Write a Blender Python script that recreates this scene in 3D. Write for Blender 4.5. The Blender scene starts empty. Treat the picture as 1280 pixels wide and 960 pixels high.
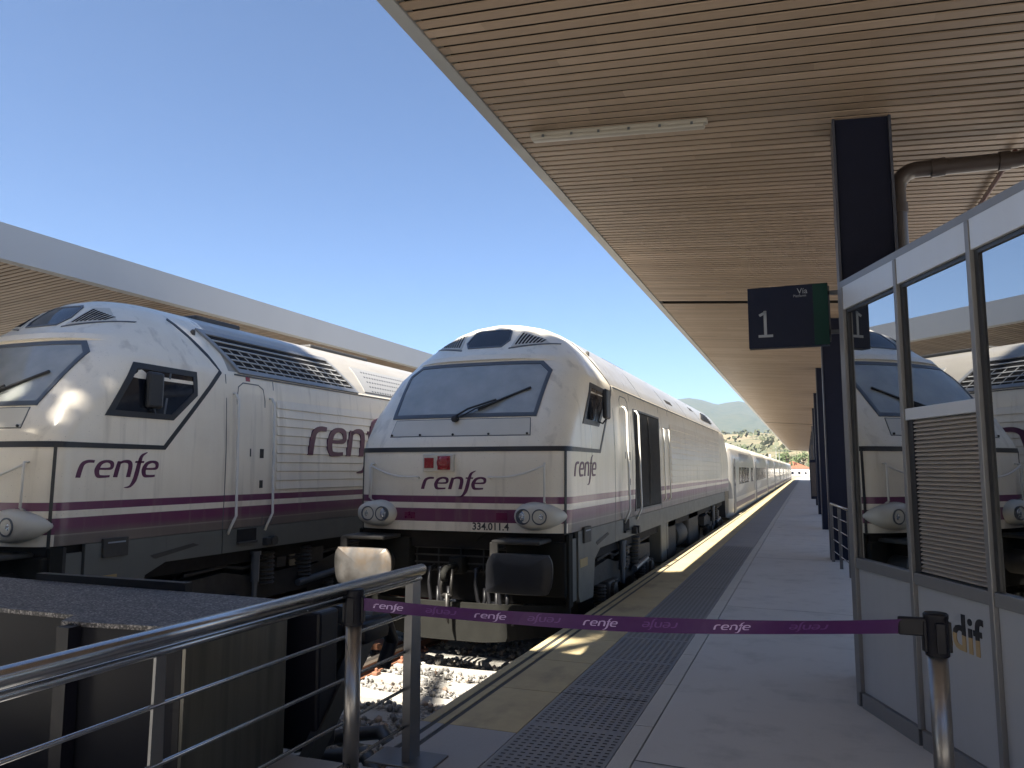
import bpy, bmesh, math, random
from mathutils import Vector, Matrix
import numpy as np
R = math.radians
random.seed(7)
scene = bpy.context.scene
COL = scene.collection
# ------------------------------------------------------------------ camera
cam_d = bpy.data.cameras.new('camera')
cam = bpy.data.objects.new('camera', cam_d); COL.objects.link(cam); scene.camera = cam
CAM_H = 1.6
yaw, pitch = R(20.84), R(6.35)
fw = Vector((-math.sin(yaw)*math.cos(pitch), math.cos(yaw)*math.cos(pitch), math.sin(pitch)))
rt = Vector((math.cos(yaw), math.sin(yaw), 0)); up = rt.cross(fw)
M = Matrix((rt, up, -fw)).transposed().to_4x4(); M.translation = Vector((0, 0, CAM_H))
cam.matrix_world = M
cam_d.sensor_fit = 'HORIZONTAL'; cam_d.sensor_width = 36; cam_d.lens = 36*961/1280
cam_d.clip_start = 0.05; cam_d.clip_end = 20000
# ------------------------------------------------------------------ light
SUN = Vector((-0.12, -0.70, 1.0)).normalized()          # towards the sun
w = bpy.data.worlds.new('World'); scene.world = w; w.use_nodes = True
nt = w.node_tree; bg = nt.nodes['Background']
sky = nt.nodes.new('ShaderNodeTexSky'); sky.sky_type = 'NISHITA'; sky.sun_disc = False
sky.sun_elevation = math.asin(SUN.z); sky.sun_rotation = math.atan2(SUN.x, SUN.y)
sky.altitude = 1800; sky.air_density = 1.0; sky.dust_density = 0.1; sky.ozone_density = 6.0
nt.links.new(sky.outputs[0], bg.inputs[0]); bg.inputs[1].default_value = 0.050
sd = bpy.data.lights.new('sun', 'SUN'); sd.energy = 5.0; sd.angle = R(0.5); sd.color = (1.0, 0.93, 0.82)
so = bpy.data.objects.new('sun', sd); COL.objects.link(so)
so.rotation_euler = SUN.to_track_quat('Z', 'Y').to_euler()
scene.view_settings.view_transform = 'Standard'; scene.view_settings.look = 'None'
scene.view_settings.gamma = 1; scene.view_settings.exposure = 2.05
scene.view_settings.use_curve_mapping = False
scene.render.engine = 'CYCLES'
scene.cycles.max_bounces = 10; scene.cycles.diffuse_bounces = 5; scene.cycles.glossy_bounces = 5
scene.cycles.transparent_max_bounces = 12; scene.cycles.sample_clamp_indirect = 6
# ------------------------------------------------------------------ materials
MATS = {}
class NT:
    """small helper around a node tree"""
    def __init__(s, name):
        s.m = bpy.data.materials.new(name); s.m.use_nodes = True; s.t = s.m.node_tree
        s.b = s.t.nodes['Principled BSDF']; MATS[name] = s.m
        s.tc = s.t.nodes.new('ShaderNodeTexCoord')
    def n(s, kind, **kw):
        q = s.t.nodes.new(kind)
        for k, v in kw.items(): setattr(q, k, v)
        return q
    def l(s, a, b): s.t.links.new(a, b)
    def val(s, sock, v):
        if isinstance(v, (int, float)): sock.default_value = v
        elif isinstance(v, (tuple, list)): sock.default_value = (*v, 1) if len(v) == 3 and sock.type == 'RGBA' else v
        else: s.l(v, sock)
    def math(s, op, a, b=0.0, c=0.0):
        q = s.n('ShaderNodeMath', operation=op); s.val(q.inputs[0], a); s.val(q.inputs[1], b); s.val(q.inputs[2], c); return q.outputs[0]
    def mix(s, f, a, b, mode='MIX'):
        q = s.n('ShaderNodeMix', data_type='RGBA', blend_type=mode); s.val(q.inputs[0], f); s.val(q.inputs[6], a); s.val(q.inputs[7], b); return q.outputs[2]
    def mapping(s, scale=(1, 1, 1), src='Object'):
        q = s.n('ShaderNodeMapping'); q.inputs['Scale'].default_value = scale; s.l(s.tc.outputs[src], q.inputs[0]); return q.outputs[0]
    def noise(s, scale=5, detail=4, vec=None, rough=0.55):
        q = s.n('ShaderNodeTexNoise'); q.inputs['Scale'].default_value = scale; q.inputs['Detail'].default_value = detail; q.inputs['Roughness'].default_value = rough
        s.l(vec if vec is not None else s.tc.outputs['Object'], q.inputs['Vector']); return q.outputs['Fac']
    def voro(s, scale=5, vec=None, feature='F1', out='Distance'):
        q = s.n('ShaderNodeTexVoronoi', feature=feature); q.inputs['Scale'].default_value = scale
        s.l(vec if vec is not None else s.tc.outputs['Object'], q.inputs['Vector']); return q.outputs[out]
    def ramp(s, f, stops):
        q = s.n('ShaderNodeValToRGB'); e = q.color_ramp.elements
        while len(e) < len(stops): e.new(0.5)
        for i, (p, c) in enumerate(stops): e[i].position = p; e[i].color = (*c, 1) if len(c) == 3 else c
        s.l(f, q.inputs[0]); return q.outputs[0]
    def bump(s, h, strength=0.3, dist=0.01):
        q = s.n('ShaderNodeBump'); q.inputs['Strength'].default_value = strength; q.inputs['Distance'].default_value = dist
        s.l(h, q.inputs['Height']); s.l(q.outputs[0], s.b.inputs['Normal'])
    def out(s, col=None, rough=None, metal=None, spec=None, coat=None):
        if col is not None: s.val(s.b.inputs['Base Color'], col)
        if rough is not None: s.val(s.b.inputs['Roughness'], rough)
        if metal is not None: s.val(s.b.inputs['Metallic'], metal)
        if spec is not None: s.val(s.b.inputs['Specular IOR Level'], spec)
        if coat is not None: s.val(s.b.inputs['Coat Weight'], coat); s.b.inputs['Coat Roughness'].default_value = 0.12
        return s.m
def simple(name, col, rough=0.5, metal=0.0, var=0.12, scale=6, coat=None, bump=0.0, spec=None):
    k = NT(name); f = k.noise(scale, 5)
    c = k.mix(f, tuple(x*(1-var) for x in col), tuple(min(1, x*(1+var)) for x in col))
    r = k.math('MULTIPLY_ADD', k.noise(scale*2.3, 3), 0.2, rough-0.1)
    if bump: k.bump(k.noise(scale*12, 4), bump, 0.01)
    return k.out(c, r, metal, spec, coat)
def sepxyz(k, src='Object'):
    q = k.n('ShaderNodeSeparateXYZ'); k.l(k.tc.outputs[src], q.inputs[0]); return q.outputs

PURPLE = (0.130, 0.020, 0.085)
def loco_paint(name, white, grey):
    k = NT(name); X, Y, Z = sepxyz(k)
    # livery bands by height above the rail
    n1 = k.noise(1.1, 6); streak = k.noise(3.0, 5, k.mapping((1.0, 2.2, 0.22)))
    fine = k.noise(28, 3)
    wcol = k.mix(k.math('MULTIPLY', streak, 0.6), white, tuple(a*b for a, b in zip(white, (0.88, 0.84, 0.76))))
    wcol = k.mix(k.math('MULTIPLY', fine, 0.10), wcol, (0.42, 0.37, 0.30))
    def band(lo, hi): return k.math('MULTIPLY', k.math('GREATER_THAN', Z, lo), k.math('LESS_THAN', Z, hi))
    front = k.math('LESS_THAN', Y, 0.03)
    c = wcol
    c = k.mix(band(1.795, 1.875), c, PURPLE)
    lowp = k.math('MULTIPLY', band(1.57, 1.725), 1.0)
    c = k.mix(lowp, c, PURPLE)
    # below the purple: grey on the flanks (soft edge), white on the nose
    fade = k.n('ShaderNodeMapRange'); fade.inputs[1].default_value = 1.64; fade.inputs[2].default_value = 1.55
    k.l(Z, fade.inputs[0])
    side = k.math('SUBTRACT', 1.0, front)
    c = k.mix(k.math('MULTIPLY', fade.outputs[0], side), c, grey)
    dirt = k.math('MULTIPLY', k.ramp(n1, [(0.42, (0, 0, 0)), (0.75, (1, 1, 1))]), 0.15)
    c = k.mix(dirt, c, (0.20, 0.175, 0.14))
    # dried drips and splatter
    drip = k.ramp(k.noise(5.0, 4, k.mapping((1.4, 1.4, 0.10))), [(0.56, (0, 0, 0)), (0.70, (1, 1, 1))])
    c = k.mix(k.math('MULTIPLY', drip, 0.30), c, (0.27, 0.23, 0.18))
    sp = k.math('LESS_THAN', k.voro(24), 0.10); nose = k.math('LESS_THAN', Y, 0.8)
    c = k.mix(k.math('MULTIPLY', k.math('MULTIPLY', sp, nose), k.math('MULTIPLY', k.noise(2, 2), 0.7)), c, (0.14, 0.12, 0.10))
    # rust-brown brake dust gathers on the low flanks
    low = k.n('ShaderNodeMapRange'); low.inputs[1].default_value = 2.3; low.inputs[2].default_value = 1.3; k.l(Z, low.inputs[0])
    c = k.mix(k.math('MULTIPLY', k.math('MULTIPLY', low.outputs[0], streak), 0.42), c, (0.17, 0.13, 0.10))
    # sooty roof behind the cab, shade also mixed into its colour
    roof = k.math('MULTIPLY', k.math('GREATER_THAN', Z, 3.43), k.math('GREATER_THAN', Y, 2.36))
    c = k.mix(k.math('MULTIPLY', roof, 0.9), c, k.mix(k.noise(2.5, 6, k.mapping((1, 0.35, 1))), (0.20, 0.185, 0.16), (0.34, 0.32, 0.28)))
    k.bump(k.noise(2.2, 2), 0.12, 0.02)
    k.out(c, k.math('MULTIPLY_ADD', streak, 0.25, 0.2), 0.0, 0.5, 0.25)
    return k.m
loco_paint('loco_paint', (0.85, 0.785, 0.665), (0.13, 0.108, 0.10))
simple('grey_skirt', (0.10, 0.103, 0.095), 0.5, var=0.2, scale=3)
simple('pod_paint', (0.52, 0.49, 0.42), 0.4, var=0.1, scale=5)
simple('hatch_paint', (0.56, 0.53, 0.46), 0.4, var=0.12, scale=3)
simple('rubber_black', (0.016, 0.016, 0.018), 0.55)
simple('frame_black', (0.02, 0.021, 0.024), 0.4)
simple('seal_grey', (0.07, 0.08, 0.095), 0.4)
simple('bogie_black', (0.030, 0.027, 0.025), 0.7, var=0.5, scale=9, bump=0.4)
simple('bogie_grey', (0.036, 0.034, 0.031), 0.65, var=0.4, scale=7, bump=0.3)
simple('buffer_dark', (0.022, 0.023, 0.027), 0.4, 0.2, var=0.5, scale=5)
simple('purple_logo', (0.085, 0.012, 0.055), 0.4)
simple('number_black', (0.03, 0.028, 0.03), 0.5)
simple('reflector_dim', (0.12, 0.01, 0.05), 0.3)
simple('red_lens', (0.26, 0.008, 0.018), 0.25, var=0.25, scale=20, coat=0.5)
simple('rail_chrome', (0.55, 0.56, 0.57), 0.26, 1.0, var=0.12)
simple('pipe_white', (0.62, 0.60, 0.55), 0.35)
simple('steel_blue_black', (0.008, 0.010, 0.024), 0.6, 0.0, var=0.2, spec=0.2)
simple('pipe_brown', (0.060, 0.045, 0.040), 0.4, coat=0.2)
simple('conduit_red', (0.065, 0.016, 0.013), 0.5)
simple('column_flange', (0.05, 0.055, 0.075), 0.4)
simple('sign_navy', (0.006, 0.010, 0.028), 0.45, spec=0.2)
simple('sign_green', (0.003, 0.030, 0.026), 0.45, spec=0.2)
simple('sign_letter', (0.24, 0.27, 0.31), 0.5)
simple('lamp_cover', (0.30, 0.28, 0.24), 0.35)
simple('fascia_grey', (0.23, 0.235, 0.24), 0.45, var=0.06, scale=1.5)
simple('fascia_light', (0.42, 0.43, 0.44), 0.45, var=0.05, scale=1.2)
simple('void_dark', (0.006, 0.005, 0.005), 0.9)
simple('roof_sheet', (0.30, 0.30, 0.30), 0.6)
simple('stanchion_metal', (0.22, 0.21, 0.205), 0.3, 0.85, var=0.06, scale=3)
simple('stanchion_black', (0.006, 0.006, 0.010), 0.45, spec=0.2)
simple('belt_purple', (0.042, 0.003, 0.066), 0.6, var=0.15, scale=14)
simple('belt_letter', (0.36, 0.27, 0.45), 0.6)
simple('belt_letter_dim', (0.10, 0.035, 0.15), 0.6)
simple('handrail_steel', (0.42, 0.42, 0.43), 0.22, 1.0, var=0.1, scale=12)
simple('flat_steel', (0.16, 0.16, 0.165), 0.35, 0.85, var=0.15)
simple('hose_black', (0.012, 0.012, 0.014), 0.45)
simple('strut_grey', (0.035, 0.033, 0.031), 0.45, 0.4, var=0.4)
simple('sleeper', (0.31, 0.295, 0.265), 0.85, var=0.2, scale=7, bump=0.4)
simple('rail_rust', (0.19, 0.085, 0.045), 0.8, var=0.35, scale=14, bump=0.3)
simple('rail_head', (0.34, 0.30, 0.27), 0.32, 0.9, var=0.2)
simple('clip_rust', (0.22, 0.10, 0.06), 0.8, var=0.3, scale=20)
simple('target_red', (0.22, 0.012, 0.010), 0.5)
simple('white_paint', (0.72, 0.70, 0.66), 0.5)
simple('wall_cream', (0.50, 0.46, 0.39), 0.8, var=0.1, bump=0.2)
simple('wall_white', (0.68, 0.66, 0.61), 0.8, var=0.08)
simple('tile_red', (0.30, 0.12, 0.07), 0.8, var=0.3, scale=2)
simple('concrete_edge', (0.30, 0.285, 0.26), 0.85, var=0.2, scale=4, bump=0.3)
simple('trunk', (0.07, 0.05, 0.035), 0.9, var=0.3)
simple('seat_interior', (0.16, 0.16, 0.17), 0.8)
simple('desk_cream', (0.40, 0.38, 0.33), 0.7)
simple('brass_letter', (0.42, 0.30, 0.13), 0.35, 0.6)
simple('slate_letter', (0.012, 0.014, 0.020), 0.4)
simple('leaf_green_letter', (0.02, 0.045, 0.03), 0.4)
simple('coach_purple', (0.17, 0.13, 0.15), 0.5)
simple('coach_grey', (0.17, 0.165, 0.155), 0.5, var=0.15)
simple('exhaust', (0.05, 0.048, 0.045), 0.6)
simple('louver_metal', (0.27, 0.275, 0.28), 0.38, 0.3)
simple('cable', (0.03, 0.03, 0.035), 0.6)
simple('blue_plate', (0.03, 0.05, 0.09), 0.4)
simple('yellow_plate', (0.30, 0.22, 0.09), 0.5)
def f_glass(name, tint=(0.02, 0.025, 0.03), rough=0.03, refl=0.30, trans=0.35, spec=0.5, bumpy=True, film=0.0):
    k = NT(name); t = k.t
    gl = k.n('ShaderNodeBsdfGlossy'); gl.inputs['Roughness'].default_value = rough; gl.inputs['Color'].default_value = (0.94, 0.95, 0.95, 1)
    tr = k.n('ShaderNodeBsdfTransparent'); tr.inputs['Color'].default_value = (*[trans*x for x in (0.85, 0.95, 1.0)], 1)
    lw = k.n('ShaderNodeFresnel'); lw.inputs['IOR'].default_value = 1.5
    f = k.math('MINIMUM', k.math('ADD', k.math('MULTIPLY', lw.outputs[0], 1.0), refl), 1.0)
    mx = k.n('ShaderNodeMixShader'); k.l(f, mx.inputs[0]); k.l(tr.outputs[0], mx.inputs[1]); k.l(gl.outputs[0], mx.inputs[2])
    if bumpy:
        b = k.n('ShaderNodeBump'); b.inputs['Strength'].default_value = 0.03; b.inputs['Distance'].default_value = 0.02
        k.l(k.noise(0.8, 1), b.inputs['Height']); k.l(b.outputs[0], gl.inputs['Normal'])
    if film > 0:
        df = k.n('ShaderNodeBsdfDiffuse'); df.inputs['Color'].default_value = (0.55, 0.56, 0.55, 1)
        m2 = k.n('ShaderNodeMixShader'); k.l(k.math('MULTIPLY', k.math('ADD', k.noise(2.5, 5), 0.45), film), m2.inputs[0]); k.l(mx.outputs[0], m2.inputs[1]); k.l(df.outputs[0], m2.inputs[2]); mx = m2
    k.l(mx.outputs[0], t.nodes['Material Output'].inputs['Surface']); return k.m
f_glass('kiosk_glass', refl=0.50, trans=0.30, rough=0.0)
f_glass('cab_glass', refl=0.08, trans=0.7, rough=0.03, bumpy=False, film=0.42)
simple('cab_glass_dark', (0.010, 0.012, 0.018), 0.08, spec=0.5)
def lens_mat():
    k = NT('lamp_lens'); d = k.voro(60)
    k.bump(d, 0.6, 0.01); return k.out((0.42, 0.45, 0.48), 0.12, 0.75)
lens_mat()
def plate_mat():   # worn bright buffer face with turned rings
    k = NT('buffer_bright'); n1 = k.noise(3, 5); n2 = k.noise(12, 5, k.mapping((1, 1, 0.3)))
    c = k.ramp(n1, [(0.3, (0.13, 0.12, 0.11)), (0.5, (0.25, 0.24, 0.23)), (0.62, (0.27, 0.22, 0.17)), (0.8, (0.32, 0.31, 0.29))])
    k.out(c, k.math('MULTIPLY_ADD', n2, 0.35, 0.2), 0.75)
plate_mat()
def slat_mat(name, a, b, c3):
    k = NT(name); X, Y, Z = sepxyz(k)
    row = k.math('FLOOR', k.math('DIVIDE', Y, 0.115))
    wn = k.n('ShaderNodeTexWhiteNoise', noise_dimensions='2D'); cb = k.n('ShaderNodeCombineXYZ')
    xo = k.math('MULTIPLY', row, 1.37); piece = k.math('FLOOR', k.math('DIVIDE', k.math('ADD', X, xo), 2.4))
    k.l(row, cb.inputs[0]); k.l(piece, cb.inputs[1]); k.l(cb.outputs[0], wn.inputs['Vector'])
    grain = k.noise(4, 6, k.mapping((0.6, 14, 14)))
    big = k.noise(0.5, 3)
    c = k.ramp(wn.outputs['Value'], [(0.0, a), (0.55, b), (1.0, c3)])
    c = k.mix(k.math('MULTIPLY', grain, 0.45), c, tuple(x*0.62 for x in a))
    c = k.mix(k.math('MULTIPLY', big, 0.25), c, (0.30, 0.26, 0.22))
    k.bump(grain, 0.15, 0.004); return k.out(c, 0.5, 0)
slat_mat('wood_slats', (0.205, 0.145, 0.098), (0.275, 0.198, 0.138), (0.35, 0.26, 0.19))
def asphalt():
    k = NT('platform_floor'); X, Y, Z = sepxyz(k)
    big = k.noise(0.35, 6, rough=0.6); mid = k.noise(2.6, 6, rough=0.65); fine = k.noise(160, 3)
    c = k.ramp(big, [(0.3, (0.48, 0.462, 0.43)), (0.7, (0.55, 0.53, 0.495))])
    c = k.mix(k.math('MULTIPLY', k.ramp(mid, [(0.52, (0, 0, 0)), (0.72, (1, 1, 1))]), 0.32), c, (0.16, 0.157, 0.16))
    c = k.mix(k.math('MULTIPLY', fine, 0.22), c, (0.08, 0.08, 0.08))
    # stains: sparse dark drips
    sp = k.voro(0.9, k.mapping((1, 0.6, 1))); sm = k.math('LESS_THAN', k.math('ADD', sp, k.math('MULTIPLY', mid, 0.25)), 0.19)
    c = k.mix(k.math('MULTIPLY', sm, 0.55), c, (0.13, 0.125, 0.12))
    k.bump(k.noise(90, 4), 0.25, 0.004); return k.out(c, k.math('MULTIPLY_ADD', mid, 0.25, 0.5), 0)
asphalt()
def yellow():
    k = NT('edge_yellow'); n1 = k.noise(1.6, 6, rough=0.65); n2 = k.noise(14, 4)
    c = k.ramp(n1, [(0.25, (0.36, 0.29, 0.165)), (0.55, (0.46, 0.375, 0.205)), (0.8, (0.38, 0.32, 0.22))])
    c = k.mix(k.math('MULTIPLY', n2, 0.35), c, (0.20, 0.17, 0.12))
    w_ = k.math('MULTIPLY', k.ramp(k.noise(3.2, 5, k.mapping((1, 0.5, 1))), [(0.55, (0, 0, 0)), (0.68, (1, 1, 1))]), 0.4)
    c = k.mix(w_, c, (0.14, 0.12, 0.09))
    k.bump(n2, 0.2, 0.004); return k.out(c, 0.7)
yellow()
def greyslab(name, a, b):
    k = NT(name); n1 = k.noise(1.4, 6, rough=0.65); n2 = k.noise(60, 3)
    c = k.mix(n1, a, b); c = k.mix(k.math('MULTIPLY', n2, 0.3), c, tuple(x*0.6 for x in a))
    k.bump(n2, 0.2, 0.004); return k.out(c, 0.7)
greyslab('tactile_grey', (0.20, 0.20, 0.205), (0.29, 0.285, 0.28))
greyslab('line_pale', (0.42, 0.40, 0.36), (0.54, 0.52, 0.47))
greyslab('slab_grey', (0.28, 0.28, 0.285), (0.35, 0.345, 0.34))
greyslab('joint_dark', (0.035, 0.033, 0.032), (0.05, 0.048, 0.045))
def granite():
    k = NT('granite_top'); v = k.voro(110, out='Color'); n1 = k.noise(2, 4)
    q = k.n('ShaderNodeSeparateColor'); k.l(v, q.inputs[0])
    c = k.ramp(q.outputs[0], [(0.0, (0.018, 0.018, 0.02)), (0.5, (0.045, 0.043, 0.045)), (0.8, (0.15, 0.14, 0.14)), (1.0, (0.30, 0.28, 0.27))])
    c = k.mix(k.math('MULTIPLY', n1, 0.25), c, (0.10, 0.09, 0.085))
    k.bump(k.noise(90, 3), 0.4, 0.004); return k.out(c, 0.55, 0, 0.3)
granite()
def polished():
    k = NT('polished_cladding'); n1 = k.noise(1.5, 5)
    c = k.mix(n1, (0.010, 0.011, 0.015), (0.018, 0.018, 0.021))
    return k.out(c, k.math('MULTIPLY_ADD', k.noise(3, 4), 0.15, 0.22), 0, 0.06)
polished()
def clad2():
    k = NT('brushed_cladding'); n1 = k.noise(1.5, 4, k.mapping((5, 5, 0.3))); sm = k.noise(5, 5)
    c = k.ramp(n1, [(0.3, (0.03, 0.03, 0.028)), (0.5, (0.085, 0.08, 0.066)), (0.7, (0.045, 0.043, 0.036))])
    c = k.mix(k.math('MULTIPLY', sm, 0.2), c, (0.05, 0.05, 0.045))
    return k.out(c, 0.3, 0.35)
clad2()
def kpanel(name, col):
    k = NT(name); n1 = k.noise(1.3, 5); n2 = k.noise(5, 4, k.mapping((3, 3, 0.25)))
    c = k.mix(n1, tuple(x*0.92 for x in col), col); c = k.mix(k.math('MULTIPLY', n2, 0.15), c, tuple(x*0.6 for x in col))
    return k.out(c, k.math('MULTIPLY_ADD', n2, 0.15, 0.28), 0.25)
kpanel('kiosk_panel', (0.42, 0.43, 0.45)); kpanel('kiosk_frame', (0.21, 0.208, 0.21)); kpanel('kiosk_fascia', (0.55, 0.57, 0.60))
kpanel('louvre_slats', (0.36, 0.32, 0.28))
def ballast_m(name, dark):
    k = NT(name); v = k.voro(26, out='Color'); q = k.n('ShaderNodeSeparateColor'); k.l(v, q.inputs[0])
    c = k.ramp(q.outputs[0], [(0, (0.18, 0.175, 0.165)), (0.5, (0.34, 0.33, 0.305)), (1, (0.50, 0.48, 0.44))])
    c = k.mix(k.math('MULTIPLY', k.ramp(k.noise(0.9, 4), [(0.45, (0, 0, 0)), (0.7, (1, 1, 1))]), dark), c, (0.12, 0.075, 0.05))
    k.bump(k.voro(26), 1.0, 0.05); return k.out(c, 0.9)
ballast_m('ballast', 0.5)
def stone_m():
    k = NT('stone'); g = k.n('ShaderNodeNewGeometry')
    c = k.ramp(g.outputs['Random Per Island'], [(0, (0.13, 0.127, 0.12)), (0.5, (0.26, 0.25, 0.235)), (0.85, (0.38, 0.365, 0.335)), (1, (0.25, 0.17, 0.12))])
    return k.out(c, 0.88)
stone_m()
def terrain():
    k = NT('terrain'); n1 = k.noise(0.004, 8, rough=0.65); n2 = k.noise(0.03, 6, rough=0.7)
    X, Y, Z = sepxyz(k)
    c = k.ramp(n1, [(0.35, (0.060, 0.075, 0.035)), (0.5, (0.14, 0.125, 0.07)), (0.62, (0.34, 0.25, 0.15))])
    far = k.n('ShaderNodeMapRange'); far.inputs[1].default_value = 1500; far.inputs[2].default_value = 2300; k.l(Y, far.inputs[0])
    c2 = k.ramp(n2, [(0.4, (0.035, 0.052, 0.028)), (0.6, (0.085, 0.085, 0.05))])
    c = k.mix(far.outputs[0], c, c2)
    c = k.mix(k.math('MULTIPLY', k.ramp(n2, [(0.5, (0, 0, 0)), (0.62, (1, 1, 1))]), 0.6), c, (0.04, 0.055, 0.025))
    return k.out(c, 0.95)
terrain()
def ground_m():
    k = NT('ground'); n1 = k.noise(0.12, 6); n2 = k.noise(3, 5)
    c = k.ramp(n1, [(0.35, (0.20, 0.17, 0.125)), (0.6, (0.27, 0.235, 0.18))]); c = k.mix(k.math('MULTIPLY', n2, 0.3), c, (0.12, 0.10, 0.08))
    return k.out(c, 0.95)
ground_m()
def leaf(name, a, b):
    k = NT(name); g = k.n('ShaderNodeNewGeometry'); c = k.mix(g.outputs['Random Per Island'], a, b)
    k.b.inputs['Transmission Weight'].default_value = 0.0
    return k.out(c, 0.6)
leaf('leaf', (0.045, 0.075, 0.02), (0.10, 0.13, 0.045)); leaf('leaf_dry', (0.055, 0.065, 0.03), (0.10, 0.10, 0.05))
def coach_m():
    k = NT('coach_paint'); X, Y, Z = sepxyz(k)
    n1 = k.noise(1.5, 5, k.mapping((1, 0.5, 0.3)))
    c = k.mix(k.math('MULTIPLY', n1, 0.4), (0.60, 0.57, 0.50), (0.40, 0.37, 0.31))
    up_ = k.math('GREATER_THAN', Z, 1.15)
    side = k.math('GREATER_THAN', k.math('ABSOLUTE', X), 1.30)
    dark = k.math('MULTIPLY', k.math('MULTIPLY', up_, side), k.math('LESS_THAN', Z, 2.95))
    c = k.mix(dark, c, k.mix(k.math('MULTIPLY', n1, 0.5), (0.30, 0.285, 0.26), (0.21, 0.195, 0.17)))
    return k.out(c, 0.35, 0, 0.5, 0.2)
coach_m()
# ------------------------------------------------------------------ mesh helpers
def tag(o, label=None, cat=None, group=None, kind=None):
    if label: o['label'] = label
    if cat: o['category'] = cat
    if group: o['group'] = group
    if kind: o['kind'] = kind
    return o
def empty(name, loc=(0, 0, 0), rz=0.0):
    o = bpy.data.objects.new(name, None); COL.objects.link(o); o.location = loc; o.rotation_euler = (0, 0, rz)
    o.empty_display_size = 0.1; return o
def link(name, me, mats, parent=None, smooth=False, autos=None):
    for m in (mats if isinstance(mats, (list, tuple)) else [mats]): me.materials.append(MATS[m])
    o = bpy.data.objects.new(name, me); COL.objects.link(o)
    if parent is not None: o.parent = parent
    if smooth or autos:
        for p in me.polygons: p.use_smooth = True
        if autos: me.set_sharp_from_angle(angle=R(autos))
    return o
class MB:
    def __init__(s): s.v = []; s.f = []; s.mi = []; s.cur = 0; s.cuts = []
    def cut(s):
        """start a new separate piece; build() then makes one object per piece"""
        if s.f and (not s.cuts or s.cuts[-1] != (len(s.v), len(s.f))): s.cuts.append((len(s.v), len(s.f)))
        return s
    def add(s, vs, fs):
        o = len(s.v); s.v += [tuple(p) for p in vs]; s.f += [[i+o for i in f] for f in fs]; s.mi += [s.cur]*len(fs); return s
    def box(s, lo, hi, bev=0.0, M=None):
        x0, y0, z0 = lo; x1, y1, z1 = hi
        if bev > 0:
            bm = bmesh.new(); bmesh.ops.create_cube(bm, size=1)
            for v in bm.verts: v.co = Vector(((x0+x1)/2+v.co.x*(x1-x0), (y0+y1)/2+v.co.y*(y1-y0), (z0+z1)/2+v.co.z*(z1-z0)))
            bmesh.ops.bevel(bm, geom=list(bm.edges), offset=bev, segments=2, affect='EDGES', profile=0.5)
            vs = [v.co.copy() for v in bm.verts]; fs = [[v.index for v in f.verts] for f in bm.faces]; bm.free()
        else:
            vs = [Vector(p) for p in ((x0,y0,z0),(x1,y0,z0),(x1,y1,z0),(x0,y1,z0),(x0,y0,z1),(x1,y0,z1),(x1,y1,z1),(x0,y1,z1))]
            fs = [[0,3,2,1],[4,5,6,7],[0,1,5,4],[1,2,6,5],[2,3,7,6],[3,0,4,7]]
        if M is not None: vs = [M @ v for v in vs]
        return s.add(vs, fs)
    def tube(s, pts, r, n=10, cap=True):
        pts = [Vector(p) for p in pts]; rs = r if isinstance(r, (list, tuple)) else [r]*len(pts)
        vs = []; fs = []; prev = None
        for i, p in enumerate(pts):
            a = pts[max(i-1, 0)]; b = pts[min(i+1, len(pts)-1)]; t = (b-a).normalized()
            ref = prev if prev is not None else (Vector((0, 0, 1)) if abs(t.z) < 0.9 else Vector((1, 0, 0)))
            u = t.cross(ref).normalized(); q = u.cross(t).normalized(); prev = q
            for k in range(n):
                an = 2*math.pi*k/n; vs.append(p+(u*math.cos(an)+q*math.sin(an))*rs[i])
        for i in range(len(pts)-1):
            for k in range(n):
                a = i*n+k; b = i*n+(k+1) % n; fs.append([a, a+n, b+n, b])
        if cap: fs.append(list(range(n))); fs.append([len(vs)-n+k for k in range(n)][::-1])
        return s.add(vs, fs)
    def prism(s, poly, a, b, axis='x'):
        """extrude a 2-D polygon along an axis; poly gives the other two coordinates in order"""
        def P(t, q): return {'x': (t, q[0], q[1]), 'y': (q[0], t, q[1]), 'z': (q[0], q[1], t)}[axis]
        n = len(poly); vs = [P(a, q) for q in poly]+[P(b, q) for q in poly]
        fs = [list(range(n))[::-1], list(range(n, 2*n))]+[[i, (i+1) % n, n+(i+1) % n, n+i] for i in range(n)]
        return s.add(vs, fs)
    def lathe(s, prof, c, axis='z', n=20):
        vs = []; fs = []; c = Vector(c)
        for (r, h) in prof:
            for k in range(n):
                an = 2*math.pi*k/n; x, y = r*math.cos(an), r*math.sin(an)
                vs.append(c+Vector({'z': (x, y, h), 'x': (h, x, y), 'y': (x, h, y)}[axis]))
        for i in range(len(prof)-1):
            for k in range(n):
                a = i*n+k; b = i*n+(k+1) % n; fs.append([a, b, b+n, a+n])
        fs.append(list(range(n))[::-1]); fs.append([len(vs)-n+k for k in range(n)])
        return s.add(vs, fs)
    def build(s, name, mats, parent=None, smooth=False, autos=None, M=None):
        if s.cuts:
            o = None; cs = [(0, 0)]+[c for c in s.cuts if c[1] < len(s.f)]+[(len(s.v), len(s.f))]
            for (v0, f0), (v1, f1) in zip(cs, cs[1:]):
                q = MB(); q.v = s.v[v0:v1]; q.f = [[i-v0 for i in f] for f in s.f[f0:f1]]; q.mi = s.mi[f0:f1]
                r = q.build(name, mats, parent, smooth, autos, M); o = o or r
            return o
        me = bpy.data.meshes.new(name)
        vs = s.v if M is None else [tuple(M @ Vector(p)) for p in s.v]
        me.from_pydata(vs, [], s.f); me.update()
        bm = bmesh.new(); bm.from_mesh(me); bmesh.ops.recalc_face_normals(bm, faces=bm.faces); bm.to_mesh(me); bm.free()
        for p, m in zip(me.polygons, s.mi): p.material_index = m
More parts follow.
